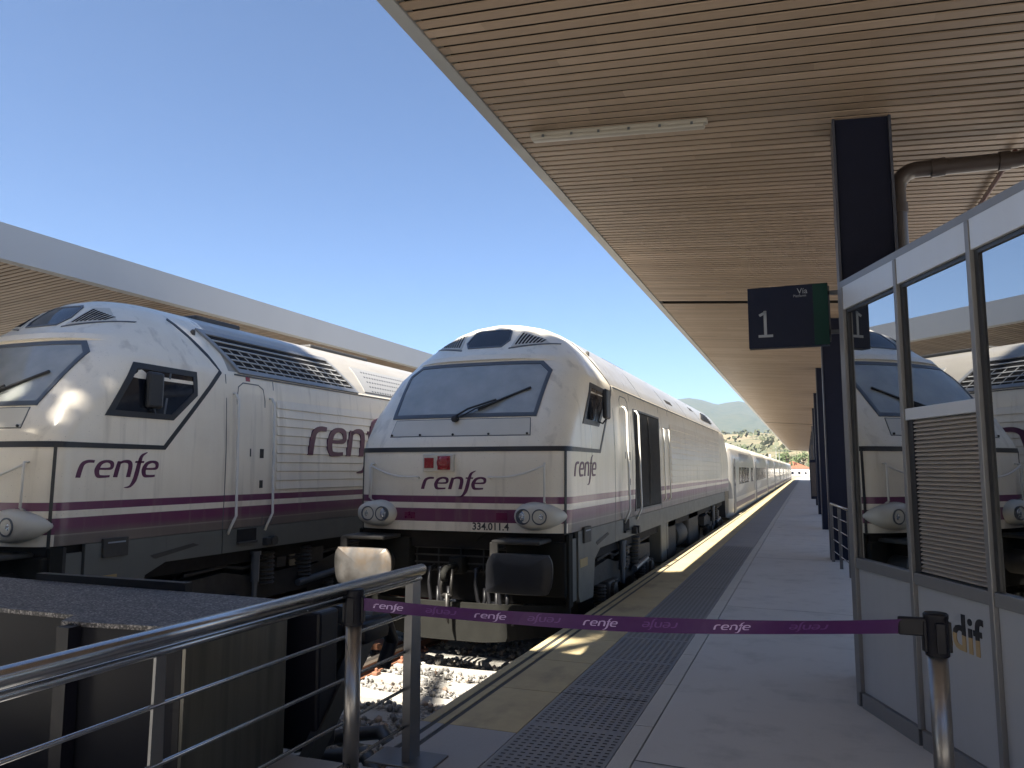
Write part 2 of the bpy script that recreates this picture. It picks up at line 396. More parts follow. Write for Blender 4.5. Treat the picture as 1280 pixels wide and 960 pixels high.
        return link(name, me, mats, parent, smooth, autos)
def copy_tree(o, parent=None):
    c = o.copy(); COL.objects.link(c); c.parent = parent
    for ch in list(o.children): copy_tree(ch, c)
    return c
def ribbon(pts, wd):
    """thick 2-D stroke -> list of quads"""
    n = len(pts); wd = wd if isinstance(wd, (list, tuple)) else [wd]*n; L = []; Rr = []
    for i in range(n):
        a = pts[max(i-1, 0)]; b = pts[min(i+1, n-1)]; dx, dy = b[0]-a[0], b[1]-a[1]; l = math.hypot(dx, dy) or 1
        nx, ny = -dy/l*wd[i]/2, dx/l*wd[i]/2; L.append((pts[i][0]+nx, pts[i][1]+ny)); Rr.append((pts[i][0]-nx, pts[i][1]-ny))
    return [[L[i], L[i+1], Rr[i+1], Rr[i]] for i in range(n-1)]
def bez(p, k=5):
    """smooth a control polyline (Catmull-Rom)"""
    o = []; q = [p[0]]+list(p)+[p[-1]]
    for i in range(1, len(q)-2):
        for j in range(k):
            t = j/k; o.append(tuple(0.5*((2*q[i][d])+(-q[i-1][d]+q[i+1][d])*t+(2*q[i-1][d]-5*q[i][d]+4*q[i+1][d]-q[i+2][d])*t*t+(-q[i-1][d]+3*q[i][d]-3*q[i+1][d]+q[i+2][d])*t**3) for d in (0, 1)))
    o.append(tuple(p[-1])); return o
def renfe_strokes():
    W = 0.22; S = []
    def st(pts, wd=W, dx=0): 
        b = bez(pts); n = len(b)
        ww = wd if not isinstance(wd, tuple) else [np.interp(i/(n-1), np.linspace(0, 1, len(wd)), wd) for i in range(n)]
        ww = [float(x) for x in ww] if not isinstance(ww, float) else ww
        S.extend(ribbon([(x+dx, y) for x, y in b], ww))
    st([(0, 0), (0.02, 0.45), (0.09, 0.78), (0.32, 0.92), (0.66, 0.92)], (0.24, 0.24, 0.22, 0.18, 0.15))
    def e(dx): st([(0.16, 0.50), (0.55, 0.50), (0.80, 0.56), (0.76, 0.84), (0.48, 0.94), (0.16, 0.82), (0.04, 0.45), (0.16, 0.10), (0.44, 0.05), (0.80, 0.07)], (0.12, 0.13, 0.18, 0.2, 0.15, 0.22, 0.26, 0.2, 0.15, 0.13), dx)
    e(0.86)
    st([(0, 0), (0.02, 0.5), (0.05, 0.95)], (0.24, 0.24, 0.2), 1.98); st([(0.04, 0.80), (0.30, 0.94), (0.62, 0.90), (0.74, 0.62), (0.74, 0)], (0.12, 0.16, 0.22, 0.24, 0.24), 1.98)
    st([(-0.42, -0.62), (-0.10, -0.55), (0.08, -0.2), (0.13, 0.3), (0.15, 0.9), (0.22, 1.3), (0.50, 1.52)], (0.03, 0.14, 0.25, 0.25, 0.22, 0.18, 0.04), 3.05)
    st([(-0.10, 0.92), (0.42, 0.92)], 0.12, 3.05)
    e(3.52)
    return [[(x+0.17*y, y) for x, y in q] for q in S]      # total width about 4.45, x-height 1
RENFE = renfe_strokes()
def text_polys(s, size=1.0, bold=0.0):
    c = bpy.data.curves.new('t', 'FONT'); c.body = s; c.size = size; c.offset = bold; c.resolution_u = 3
    o = bpy.data.objects.new('t', c); COL.objects.link(o); dg = bpy.context.evaluated_depsgraph_get()
    me = bpy.data.meshes.new_from_object(o.evaluated_get(dg)); vs = [(v.co.x, v.co.y) for v in me.vertices]
    fs = [[vs[i] for i in p.vertices] for p in me.polygons]
    bpy.data.objects.remove(o); bpy.data.curves.remove(c); bpy.data.meshes.remove(me); return fs
def decal(name, mat, polys, fn, off=0.004, thick=0.012, cell=None, parent=None, smooth=True):
    """lay 2-D polygons on a curved surface; fn(a,b,off) -> point"""
    bm = bmesh.new()
    for q in polys:
        vs = [bm.verts.new((a, b, 0)) for a, b in q]
        try: bm.faces.new(vs)
        except ValueError: pass
    bmesh.ops.remove_doubles(bm, verts=bm.verts, dist=1e-5)
    if cell:
        for ax in (0, 1):
            lo = min(v.co[ax] for v in bm.verts); hi = max(v.co[ax] for v in bm.verts); k = math.ceil(lo/cell)
            while k*cell < hi-1e-4:
                if k*cell > lo+1e-4:
                    co = [0, 0, 0]; no = [0, 0, 0]; co[ax] = k*cell; no[ax] = 1
                    bmesh.ops.bisect_plane(bm, geom=list(bm.verts)+list(bm.edges)+list(bm.faces), plane_co=co, plane_no=no)
                k += 1
    bm.verts.index_update(); V = [(v.co.x, v.co.y) for v in bm.verts]; F = [[v.index for v in f.verts] for f in bm.faces]
    B = [(e.verts[0].index, e.verts[1].index) for e in bm.edges if len(e.link_faces) == 1]; bm.free()
    mb = MB(); n = len(V); top = [fn(a, b, off) for a, b in V]; bot = [fn(a, b, off-thick) for a, b in V]
    mb.add(top+bot, F+[[a, b, b+n, a+n] for a, b in B])
    me = bpy.data.meshes.new(name); me.from_pydata([tuple(p) for p in mb.v], [], mb.f); me.update()
    bm = bmesh.new(); bm.from_mesh(me); bmesh.ops.recalc_face_normals(bm, faces=bm.faces)
    c0 = fn(V[F[0][0]][0], V[F[0][0]][1], 1.0)-fn(V[F[0][0]][0], V[F[0][0]][1], 0.0)
    bm.faces.ensure_lookup_table()
    if bm.faces[0].normal.dot(c0) < 0: bmesh.ops.reverse_faces(bm, faces=bm.faces)
    bm.to_mesh(me); bm.free()
    return link(name, me, mat, parent, autos=35 if smooth else None)
def place(polys, x, y, h, flip=False):
    s = -1 if flip else 1
    return [[(x+s*a*h, y+s*b*h) for a, b in q] for q in polys]
def rect(x0, z0, x1, z1): return [(x0, z0), (x1, z0), (x1, z1), (x0, z1)]
def grow(poly, d):
    """offset a convex polygon outwards by d"""
    n = len(poly); cx = sum(p[0] for p in poly)/n; cy = sum(p[1] for p in poly)/n; ar = sum(poly[i][0]*poly[(i+1) % n][1]-poly[(i+1) % n][0]*poly[i][1] for i in range(n))
    L = []
    for i in range(n):
        a, b = poly[i], poly[(i+1) % n]; dx, dy = b[0]-a[0], b[1]-a[1]; l = math.hypot(dx, dy); s = 1 if ar > 0 else -1
        L.append((a[0]+s*dy/l*d, a[1]-s*dx/l*d, dx, dy))
    out = []
    for i in range(n):
        x1, y1, dx1, dy1 = L[i-1]; x2, y2, dx2, dy2 = L[i]; den = dx1*dy2-dy1*dx2
        t = ((x2-x1)*dy2-(y2-y1)*dx2)/den if abs(den) > 1e-9 else 0; out.append((x1+dx1*t, y1+dy1*t))
    return out
def ringquads(inner, outer):
    n = len(inner); return [[inner[i], inner[(i+1) % n], outer[(i+1) % n], outer[i]] for i in range(n)]
RAIL_Z = -0.59          # top of the rails; the platform is z = 0
TX1, TX2 = -3.965, -8.10    # track centres
EDGE = -2.37

simple('bounce_paving', (0.56, 0.55, 0.52), 0.8, var=0.1, scale=1)
simple('plough_grey', (0.018, 0.018, 0.016), 0.8, var=0.3, spec=0.15)

simple('yard_paving', (0.20, 0.19, 0.175), 0.85, var=0.1, scale=1)
def mesh_plate():
    k = NT('mesh_plate'); X, Y, Z = sepxyz(k)
    a = k.math('LESS_THAN', k.math('FRACT', k.math('DIVIDE', Y, 0.085)), 0.5); b = k.math('LESS_THAN', k.math('FRACT', k.math('DIVIDE', Z, 0.085)), 0.30)
    m = k.math('MULTIPLY', k.math('MULTIPLY', a, b), k.math('GREATER_THAN', Y, 5.85))
    return k.out(k.mix(m, (0.27, 0.27, 0.265), (0.02, 0.02, 0.02)), 0.4)
mesh_plate()

simple('slat_pale', (0.45, 0.45, 0.44), 0.45)
# ================================================================== LARGE STRUCTURE
def struct(name, mb, mat, **k): return tag(mb.build(name, mat, None, **k), kind='structure')
# ground sheet to the horizon
struct('ground', MB().add([(-9000, -900, -0.98), (9000, -900, -0.98), (9000, 14000, -0.98), (-9000, 14000, -0.98)], [[0, 1, 2, 3]]), 'ground')
# hills
def fbm(x, y, s, seed=0):
    v = 0
    for o in range(5):
        f = s*2**o; v += (math.sin(x*f*1.3+seed+o*1.7+1.1*math.sin(y*f*0.9+o))*math.cos(y*f*1.1+seed*2+o*2.3+0.9*math.sin(x*f*0.8)))/1.9**o
    return v
mb = MB(); NA, NR = 150, 90
rs = [250*(6200/250)**(i/(NR-1)) for i in range(NR)]; az = [R(-75+130*i/(NA-1)) for i in range(NA)]
def hill_h(x, y):
    r = math.hypot(x, y); a = math.degrees(math.atan2(x, y))
    ridge = 295+32*math.cos(R((a+16)*3.1))-5.5*max(0, a+8)+20*fbm(a, 0, 0.5)
    t = max(0, min(1, (r-1900)/2700)); far = ridge*(t*t*(3-2*t))
    if r > 4600: far *= 1-0.25*(r-4600)/1600
    t2 = max(0, min(1, (r-420)/700)); near = (52+12*fbm(x, y, 0.004, 3))*(t2*t2*(3-2*t2))
    return -1.4+near+far+(12*t+1.5*t2)*fbm(x, y, 0.006, 1)
for r in rs:
    for a in az: x, y = r*math.sin(a), r*math.cos(a); mb.v.append((x, y, hill_h(x, y)))
for i in range(NR-1):
    for j in range(NA-1): q = i*NA+j; mb.f.append([q, q+NA, q+NA+1, q+1]); mb.mi.append(0)
struct('hills', mb, 'terrain', smooth=True)
# platform body, floor strips
PY0, PY1 = 4.1, 175.0
HAZE_D = 0.00012
mb = MB().box((EDGE+0.03, PY0, -0.97), (6.5, PY1, -0.035)); mb.box((EDGE+0.18, -30, -0.97), (6.5, PY0, -0.035)); struct('platform', mb, 'concrete_edge')
mb = MB().box((-0.95, -30, -0.03), (6.5, PY1, 0.0)); struct('platform_floor', mb, 'platform_floor')
mb = MB(); y = PY0; first = True
while y < PY1-1:
    y2 = y+(0.5 if first else (0.9 if y < 20 else 6.0)); mb.cur = 1 if first else 0; first = False
    mb.box((EDGE, y, -0.09), (-2.303, y2-0.006, 0.0)); mb.box((-2.262, y, -0.034), (-2.212, y2-0.006, 0.0)); mb.box((-2.172, y, -0.034), (-1.722, y2-0.006, 0.0))
    mb.cur = 2; mb.box((-2.303, y, -0.034), (-2.262, y2, -0.006)); mb.box((-2.212, y, -0.034), (-2.172, y2, -0.006)); y = y2
struct('platform_edge', mb, ['edge_yellow', 'slab_grey', 'joint_dark'])
mb = MB(); mb.box((EDGE+0.18, -3, -0.034), (-1.725, PY0, 0.0)); struct('concourse_slab', mb, 'slab_grey')
mb = MB(); mb.box((-1.716, -3, -0.034), (-1.082, PY1-1, -0.001))
y = 3.0
while y < 17:
    if (y-3.0) % 0.9 < 0.86:
        for i in range(12):
            x = -1.685+i*0.0503; mb.cur = 1
            mb.add([(x, y-0.008, 0.0018), (x+0.027, y-0.008, 0.0018), (x+0.027, y+0.008, 0.0018), (x, y+0.008, 0.0018)], [[0, 1, 2, 3]])
    y += 0.05
struct('tactile_paving', mb, ['tactile_grey', 'joint_dark'])
mb = MB(); y = -3.0
while y < PY1-1:
    y2 = y+(1.0 if y < 22 else 8); mb.box((-1.075, y, -0.034), (-0.960, y2-0.006, 0.001)); y = y2
struct('platform_line', mb, 'line_pale')
# thin expansion joints / cracks across the floor
mb = MB()
for yy in (4.42, 9.6, 15.0, 20.4, 25.8, 31.2, 36.6, 44, 52, 60):
    pts = [(-0.95+i*0.35, yy-0.10*i*0.35+0.02*math.sin(i*1.7+yy)) for i in range(22)]
    for q in ribbon(pts, 0.010 if yy < 12 else 0.02): mb.add([(a, b, 0.004) for a, b in q], [[0, 1, 2, 3]])
for yy in (5.5, 8.2, 10.9, 13.6, 16.3, 19, 21.7, 24.4, 27.1, 29.8): mb.add([(-1.716, yy, 0.004), (-1.092, yy, 0.004), (-1.092, yy+0.012, 0.004), (-1.716, yy+0.012, 0.004)], [[0, 1, 2, 3]])
struct('floor_joints', mb, 'joint_dark')
# opposite platform
mb = MB().box((-24, 2.0, -0.97), (-9.72, 170, -0.02)); struct('opposite_platform', mb, 'concrete_edge')
mb = MB().box((-24, -30, -0.97), (EDGE+0.17, 3.85, -0.02)); struct('concourse', mb, 'slab_grey')
struct('bounce_plaza', MB().box((-26, -12.1, -0.01), (24, 2.0, 0.006)), 'bounce_paving')  # unseen pale floor added to bounce sunlight under the canopy
struct('service_yard', MB().box((6.5, 2.0, -0.97), (30, 170, -0.02)), 'yard_paving')
# ballast bed with loose stones
def bed_h(x, y): return -0.79+0.02*math.sin(x*5.1+y*2)+0.02*math.sin(y*4.3-x)
mb = MB(); nx, ny = 60, 60
for j in range(ny+1):
    for i in range(nx+1): x = -9.7+7.4*i/nx; y = 2.3+(16*j/ny if j < ny else 180); mb.v.append((x, y, bed_h(x, y)))
for j in range(ny):
    for i in range(nx): q = j*(nx+1)+i; mb.f.append([q, q+1, q+nx+2, q+nx+1]); mb.mi.append(0)
tag(mb.build('ballast_bed', 'ballast', smooth=True), kind='structure')
mb = MB(); rnd = random.Random(3)
ico = [(0, 0, 1), (0.89, 0, 0.45), (0.28, 0.85, 0.45), (-0.72, 0.53, 0.45), (-0.72, -0.53, 0.45), (0.28, -0.85, 0.45), (0.72, 0.53, -0.45), (-0.28, 0.85, -0.45), (-0.89, 0, -0.45), (-0.28, -0.85, -0.45), (0.72, -0.53, -0.45), (0, 0, -1)]
icf = [[0,1,2],[0,2,3],[0,3,4],[0,4,5],[0,5,1],[1,6,2],[2,7,3],[3,8,4],[4,9,5],[5,10,1],[6,7,2],[7,8,3],[8,9,4],[9,10,5],[10,6,1],[11,7,6],[11,8,7],[11,9,8],[11,10,9],[11,6,10]]
SLP = 0.6
def on_sleeper(x, y):
    for tx in (TX1, TX2):
        if abs(x-tx) < 1.32:
            d = (y-2.6+SLP/2) % SLP-SLP/2
            if abs(d) < 0.125: return True
    return False
cnt = 0
while cnt < 15000:
    x = rnd.uniform(-9.6, -2.42); y = 2.35+abs(rnd.random()**1.6)*15
    if on_sleeper(x, y) and rnd.random() < 0.97: continue
    s = rnd.uniform(0.016, 0.036); z = bed_h(x, y)+s*0.3+(0.045 if on_sleeper(x, y) else rnd.uniform(0, 0.05))
    e = [rnd.uniform(0.7, 1.25)*s for _ in range(3)]; a = rnd.uniform(0, 6.28); ca, sa = math.cos(a), math.sin(a)
    vs = [((px*e[0]*ca-py*e[1]*sa)*rnd.uniform(0.85, 1.15)+x, (px*e[0]*sa+py*e[1]*ca)+y, pz*e[2]*rnd.uniform(0.8, 1.1)+z) for px, py, pz in ico]
    mb.add(vs, icf); cnt += 1
tag(mb.build('ballast_stones', 'stone'), 'loose grey crushed stones lying between the sleepers and rails', 'ballast', kind='stuff')
# tracks
def make_track(tx, y0, y1, label):
    t = tag(empty('railway_track', (tx, y0, RAIL_Z)), label, 'railway track', 'tracks running along the platforms')
    L = y1-y0
    for s in (-1, 1):
        x = s*0.87
        mb = MB(); mb.prism([(x-0.07, -0.158), (x+0.07, -0.158), (x+0.07, -0.145), (x+0.012, -0.128), (x+0.010, -0.04), (x-0.010, -0.04), (x-0.012, -0.128), (x-0.07, -0.145)], 0, L, 'y')
        mb.cur = 1; mb.prism([(x-0.036, -0.04), (x+0.036, -0.04), (x+0.037, -0.006), (x+0.030, 0), (x-0.030, 0), (x-0.037, -0.006)], 0, L, 'y')
        mb.build('rail', ['rail_rust', 'rail_head'], t)
    s0 = None
    for i in range(0, 34):
        yy = 2.6+i*SLP-y0
        if yy < 0.1: continue
        if s0 is None:
            s0 = MB().prism([(-1.30, -0.29), (1.30, -0.29), (1.30, -0.155), (0.62, -0.155), (0.45, -0.18), (-0.45, -0.18), (-0.62, -0.155), (-1.30, -0.155)], -0.125, 0.125, 'y').build('sleeper', 'sleeper', t); s0.location.y = yy
            c0 = MB()
            for sx in (-1, 1):
                for dx in (-0.12, 0.12): c0.cut(); c0.box((sx*0.87+dx-0.035, -0.05, -0.155), (sx*0.87+dx+0.035, 0.05, -0.115), 0.01); c0.lathe([(0.018, -0.12), (0.018, -0.085), (0.01, -0.08)], (sx*0.87+dx, 0, 0), 'z', 8)
            c0 = c0.build('rail_clip', 'clip_rust', s0)
        else:
            c = s0.copy(); COL.objects.link(c); c.location.y = yy
            for k0 in list(s0.children): d = k0.copy(); COL.objects.link(d); d.parent = c
    rest = MB()
    for i in range(34, int(L/SLP)): yy = 2.6+i*SLP-y0; rest.box((-1.3, yy-0.125, -0.29), (1.3, yy+0.125, -0.155))
    tag(rest.build('sleepers', 'sleeper', t), kind='stuff')
    return t
make_track(TX1, 3.6, 175, 'right-hand track with the sunlit pale sleepers beside the platform edge')
make_track(TX2, 2.6, 175, 'track under the left locomotive, mostly hidden by the dark granite block')
# ------------------------------------------------------------------ canopies
CX0, CZ0, CSL = -2.34, 4.58, -0.075       # inner edge of the slats, its height and cross slope
def canopy(side_edge, z0, sgn, y0, y1, width, label, joints, fascia_h, fmat, fw_=0.12, zdrop=0.0):
    """slats run away from the edge towards sgn; the ceiling falls away from the edge"""
    t = tag(empty('station_canopy', (side_edge, y0, 0)), label, 'canopy', 'slatted timber canopies over the platforms')
    mb = MB(); y = 0.0; L = y1-y0; pitch = 0.115
    k = 0; n = int(L/pitch)
    for k in range(n):
        yy = k*pitch; st = 0.0
        for j, d in joints:
            if yy+y0 > j: st = d
            if abs(yy+y0-j) < pitch*0.7: st = None; break
        if st is None: continue
        a, b = yy+0.017, yy+pitch-0.017
        def zz(x): return z0+CSL*x+st
        x1, x2 = 0.005, width
        h = 0.010
        vs = []
        for x in (x1, x2):
            for (q, e) in ((a, 0), (b, 0), (b, h), (a, h)): vs.append((sgn*x, q, zz(x)+e))
        mb.add(vs, [[0, 1, 2, 3], [4, 7, 6, 5], [0, 4, 5, 1], [1, 5, 6, 2], [2, 6, 7, 3], [3, 7, 4, 0]])
    o = mb.build('ceiling_slats', 'wood_slats', t)
    mb = MB()
    vs = [(0, 0, z0+0.07), (sgn*width, 0, z0+0.07+CSL*width), (sgn*width, L, z0+0.07+CSL*width), (0, L, z0+0.07)]
    vs += [(x, y, z+0.02) for x, y, z in vs]
    mb.add(vs, [[0, 1, 2, 3], [4, 7, 6, 5], [0, 4, 5, 1], [1, 5, 6, 2], [2, 6, 7, 3], [3, 7, 4, 0]]); mb.build('ceiling_void', 'void_dark', t)
    mb = MB(); x = -sgn*fw_
    mb.prism([(0, z0-0.012), (x, z0+0.012), (x*1.05, z0+fascia_h), (-x*0.0, z0+fascia_h)], 0, L, 'y'); mb.build('fascia', fmat, t)
    mb = MB(); mb.prism([(x*0.9, z0+fascia_h-0.06), (sgn*width, z0+fascia_h-0.25), (sgn*width, z0+fascia_h-0.35), (x*0.9, z0+fascia_h-0.16)], -0.0, L, 'y'); mb.build('roof_deck', 'roof_sheet', t)
    return t
canopy(CX0, CZ0, 1, -2.6, 125, 5.0, 'near slatted timber canopy over the platform with the number one sign', [(13.55, 0.0), (51, -0.02), (120, -0.05)], 0.45, 'fascia_grey')
canopy(-10.42, 4.50, -1, -2.6, 125, 8.0, 'far slatted timber canopy with a wide pale fascia behind the left locomotive', [(40, 0.0)], 0.52, 'fascia_light', 0.10)
# beam at the section joint
# columns
def column(x, y, label, tz=None):
    t = tag(empty('steel_column', (x, y, 0)), label, 'column', 'dark steel columns holding up the platform canopy')
    z = (tz or (CZ0+CSL*(x-CX0)))+0.03
    MB().box((0.02, 0.0, 0), (0.40, 0.34, z), 0.004).build('web', 'steel_blue_black', t)
    mb = MB(); mb.box((-0.002, -0.025, 0.0), (0.018, 0.365, z), 0.003); mb.box((0.402, -0.025, 0.0), (0.422, 0.365, z), 0.003); mb.build('flange', 'column_flange', t)
    return t
c0 = column(0.30, 6.42, 'nearest dark steel column, rising behind the kiosk corner beside the brown drainpipe')
cl = ['second dark steel column from the kiosk, just beyond the end of the steel railing', 'third dark steel column from the kiosk along the platform', 'fourth dark steel column from the kiosk, next to the dark cabinet', 'fifth dark steel column from the kiosk, small in the distance']
for i, y in enumerate((15.07, 22.55, 30.05, 37.5)):
    c = copy_tree(c0); c.location = (0.34, y, 0); c['label'] = cl[i]
for i, y in enumerate((45, 52.5, 60, 67.5, 75, 82.5, 90, 97.5, 105, 112.5, 120)):
    c = copy_tree(c0); c.location = (0.40, y, 0); c['label'] = 'distant dark steel column hidden in the row at the far end of the platform'
for i, y in enumerate((4, 14, 24, 34, 44, 54, 64)):
    c = copy_tree(c0); c.location = (-14.5, y, -0.02); c['label'] = 'dark steel column under the far canopy behind the left locomotive'; c['group'] = 'columns of the opposite canopy'
# dark cabinet hanging by the far columns
t = tag(empty('wall_cabinet', (0.12, 29.9, 0)), 'dark cabinet hung high on the side of the far columns', 'cabinet')
MB().box((0, 0, 0.55), (0.21, 0.5, 1.95), 0.02).build('cabinet_box', 'steel_blue_black', t); MB().box((0.02, -0.012, 0.65), (0.19, 0.0, 1.85), 0.004).build('door', 'pipe_brown', t)
MB().tube([(0.1, 0.2, 1.95), (0.1, 0.2, 2.5)], 0.03).build('conduit', 'pipe_brown', t)
# unseen station hall; cross roof added and sized to shade the foreground
t = tag(empty('station_building', (-2, 0, 0)), 'unseen cream station hall with a cross roof added to shade the foreground', 'building')
mb = MB(); mb.box((-26, -16, 0), (24, -12.1, 6.0)); mb.box((-26, -0.95, 4.6), (24, -0.75, 5.0)); mb.build('wall', 'wall_cream', t)
mb = MB(); mb.box((-26, -1.0, 5.02), (24, 3.03, 5.20)); mb.build('roof', 'wall_cream', t)
for x in (-18, -12, -6, 0, 6):
    f = MB(); f.box((x-1.6, -12.1, 0.02), (x+1.6, -12.04, 3.2)); f = f.build('window', 'frame_black', t)
    g = MB(); g.box((x-1.52, -12.06, 0.10), (x-0.04, -12.02, 3.1)); g.box((x+0.04, -12.06, 0.10), (x+1.52, -12.02, 3.1)); g.build('pane', 'cab_glass_dark', f)
# ------------------------------------------------------------------ unseen pines added behind the camera to cast dappled shade
def leaf_crown(mb, c, rad, n, s, rnd, clumps=24):
    cs = []
    for _ in range(clumps):
        a = rnd.uniform(0, 6.28); e = rnd.uniform(-0.8, 1.2); q = rnd.uniform(0.35, 0.85)
        cs.append((c[0]+rad[0]*q*math.cos(a)*math.cos(e), c[1]+rad[1]*q*math.sin(a)*math.cos(e), c[2]+rad[2]*q*math.sin(e), rnd.uniform(0.28, 0.5)))
    for _ in range(n):
        k = rnd.choice(cs); d = Vector((rnd.gauss(0, 1), rnd.gauss(0, 1), rnd.gauss(0, 1))).normalized()*rnd.random()**0.4*k[3]
        p = Vector((k[0]+d.x*rad[0], k[1]+d.y*rad[1], k[2]+d.z*rad[2]))
        u = Vector((rnd.gauss(0, 1), rnd.gauss(0, 1), rnd.gauss(0, 1))).normalized(); v = u.orthogonal().normalized(); s_ = s*rnd.uniform(0.6, 1.4)
        mb.add([p-u*s_, p+v*s_*0.55, p+u*s_, p-v*s_*0.55], [[0, 1, 2, 3]])
def tree(loc, h, rad, n, s, label, group, mat='leaf', seed=1, low=0.45, name='broadleaf_tree'):
    rnd = random.Random(seed); t = tag(empty(name, loc), label, 'tree', group); mb = MB()
    r0 = h*0.022+0.05
    mb.tube([(0, 0, -0.5), (0.05*h*0.2, 0, h*0.3), (0.0, 0.03*h, h*0.62), (0.05, 0.04*h, h*0.85)], [r0*1.3, r0, r0*0.6, r0*0.2], 8)
    for i in range(6):
        a = rnd.uniform(0, 6.28); z = h*rnd.uniform(0.42, 0.65); mb.tube([(0, 0.02*h, z), (math.cos(a)*rad[0]*0.35, math.sin(a)*rad[1]*0.35, z+h*0.1), (math.cos(a)*rad[0]*0.65, math.sin(a)*rad[1]*0.65, z+h*0.16)], [r0*0.5, r0*0.3, r0*0.12], 6)
    mb.build('trunk', 'trunk', t, smooth=True)
    mb = MB(); leaf_crown(mb, (0, 0, h*(0.5+low/2)), (rad[0], rad[1], h*(1-low)/2), n, s, rnd); mb.build('crown', mat, t); return t
G = 'unseen pines added to dapple the locomotives'
for i, (x, y, h, rx, ry, n, s_) in enumerate(((-10.7, -7.3, 23.0, 2.2, 2.3, 2400, 0.24), (-11.0, -4.6, 23.3, 2.4, 2.0, 3400, 0.22), (-7.6, -4.8, 23.2, 2.4, 2.2, 5000, 0.23), (-5.0, -5.4, 23.2, 2.4, 2.2, 5000, 0.23), (-2.4, -4.0, 23.2, 2.2, 1.7, 5200, 0.22))):
    tree((x, y, 0), h, (rx, ry), n, s_, ['unseen pine added to cast dappled shade, farthest to the left', 'unseen pine added to cast dappled shade, second from the left', 'unseen pine added to cast dappled shade, the middle one', 'unseen pine added to cast dappled shade, fourth from the left', 'unseen pine added to cast dappled shade, nearest the platform'][i], G, 'leaf', 11+i, 0.86, 'shade_pine')
# ================================================================== LOCOMOTIVES
ROWS = np.array([  # height above rail, half width, nose centre, where the side begins, plan exponent
 (1.46, 1.385, -0.16, 0.16, 3.4), (1.9, 1.395, -0.17, 0.16, 3.4), (2.43, 1.395, -0.15, 0.16, 3.4), (2.55, 1.39, -0.12, 0.22, 3.2),
 (2.85, 1.38, 0.02, 0.48, 3.0), (3.2, 1.36, 0.25, 0.95, 2.85), (3.40, 1.33, 0.40, 1.20, 2.8), (3.56, 1.24, 0.54, 1.40, 2.75),
 (3.66, 1.17, 0.60, 1.50, 2.7), (3.80, 1.07, 0.78, 1.60, 2.6), (3.95, 0.93, 0.94, 1.70, 2.5), (4.08, 0.77, 1.08, 1.80, 2.4),
 (4.17, 0.58, 1.22, 1.88, 2.3), (4.225, 0.39, 1.40, 1.95, 2.1), (4.25, 0.16, 1.65, 2.0, 2.0)])
def rowp(z):
    z = min(max(z, 1.46), 4.25); return [float(np.interp(z, ROWS[:, 0], ROWS[:, i])) for i in range(1, 5)]
LEN = 19.6
def front_y(x, z):
    w, f, c, n = rowp(z); t = min(abs(x)/w, 0.9995); return c-(c-f)*(1-t**n)**(1/n)
def side_x(y, z):
    w, f, c, n = rowp(z)
    if y > LEN/2: y = LEN-y
    if y >= c: return w
    t = min((c-y)/(c-f), 0.9995); return w*(1-t**n)**(1/n)
def nrm(fn, a, b, e=0.01):
    p = fn(a, b); u = fn(a+e, b)-p; v = fn(a, b+e)-p; n = u.cross(v); return n.normalized() if n.length > 1e-9 else Vector((0, -1, 0))
def F(a, b, off=0.0):
    g = lambda x, z: Vector((x, front_y(x, z), z)); n = nrm(g, a, b)
    if n.y > 0: n = -n
    return g(a, b)+n*off
def mkS(s):
    def S(a, b, off=0.0):
        g = lambda y, z: Vector((s*side_x(y, z), y, z)); n = nrm(g, a, b)
        if n.x*s < 0: n = -n
        return g(a, b)+n*off
    return S
SR, SL = mkS(1), mkS(-1)
def plan(z, q):
    """point on the plan outline: q in 0..1 from nose centre to where the side begins"""
    w, f, c, n = rowp(z); th = q*math.pi/2; return w*math.sin(th)**(2/n), c-(c-f)*math.cos(th)**(2/n)
def PL(sgn):
    def fn(q, z, off=0.0):
        g = lambda a, b: Vector((sgn*plan(b, min(max(a, 1e-4), 0.9999))[0], plan(b, min(max(a, 1e-4), 0.9999))[1], b)); n = nrm(g, min(q, 0.98), z, 0.004)
        if n.y > 0: n = -n
        return g(q, z)+n*off
    return fn
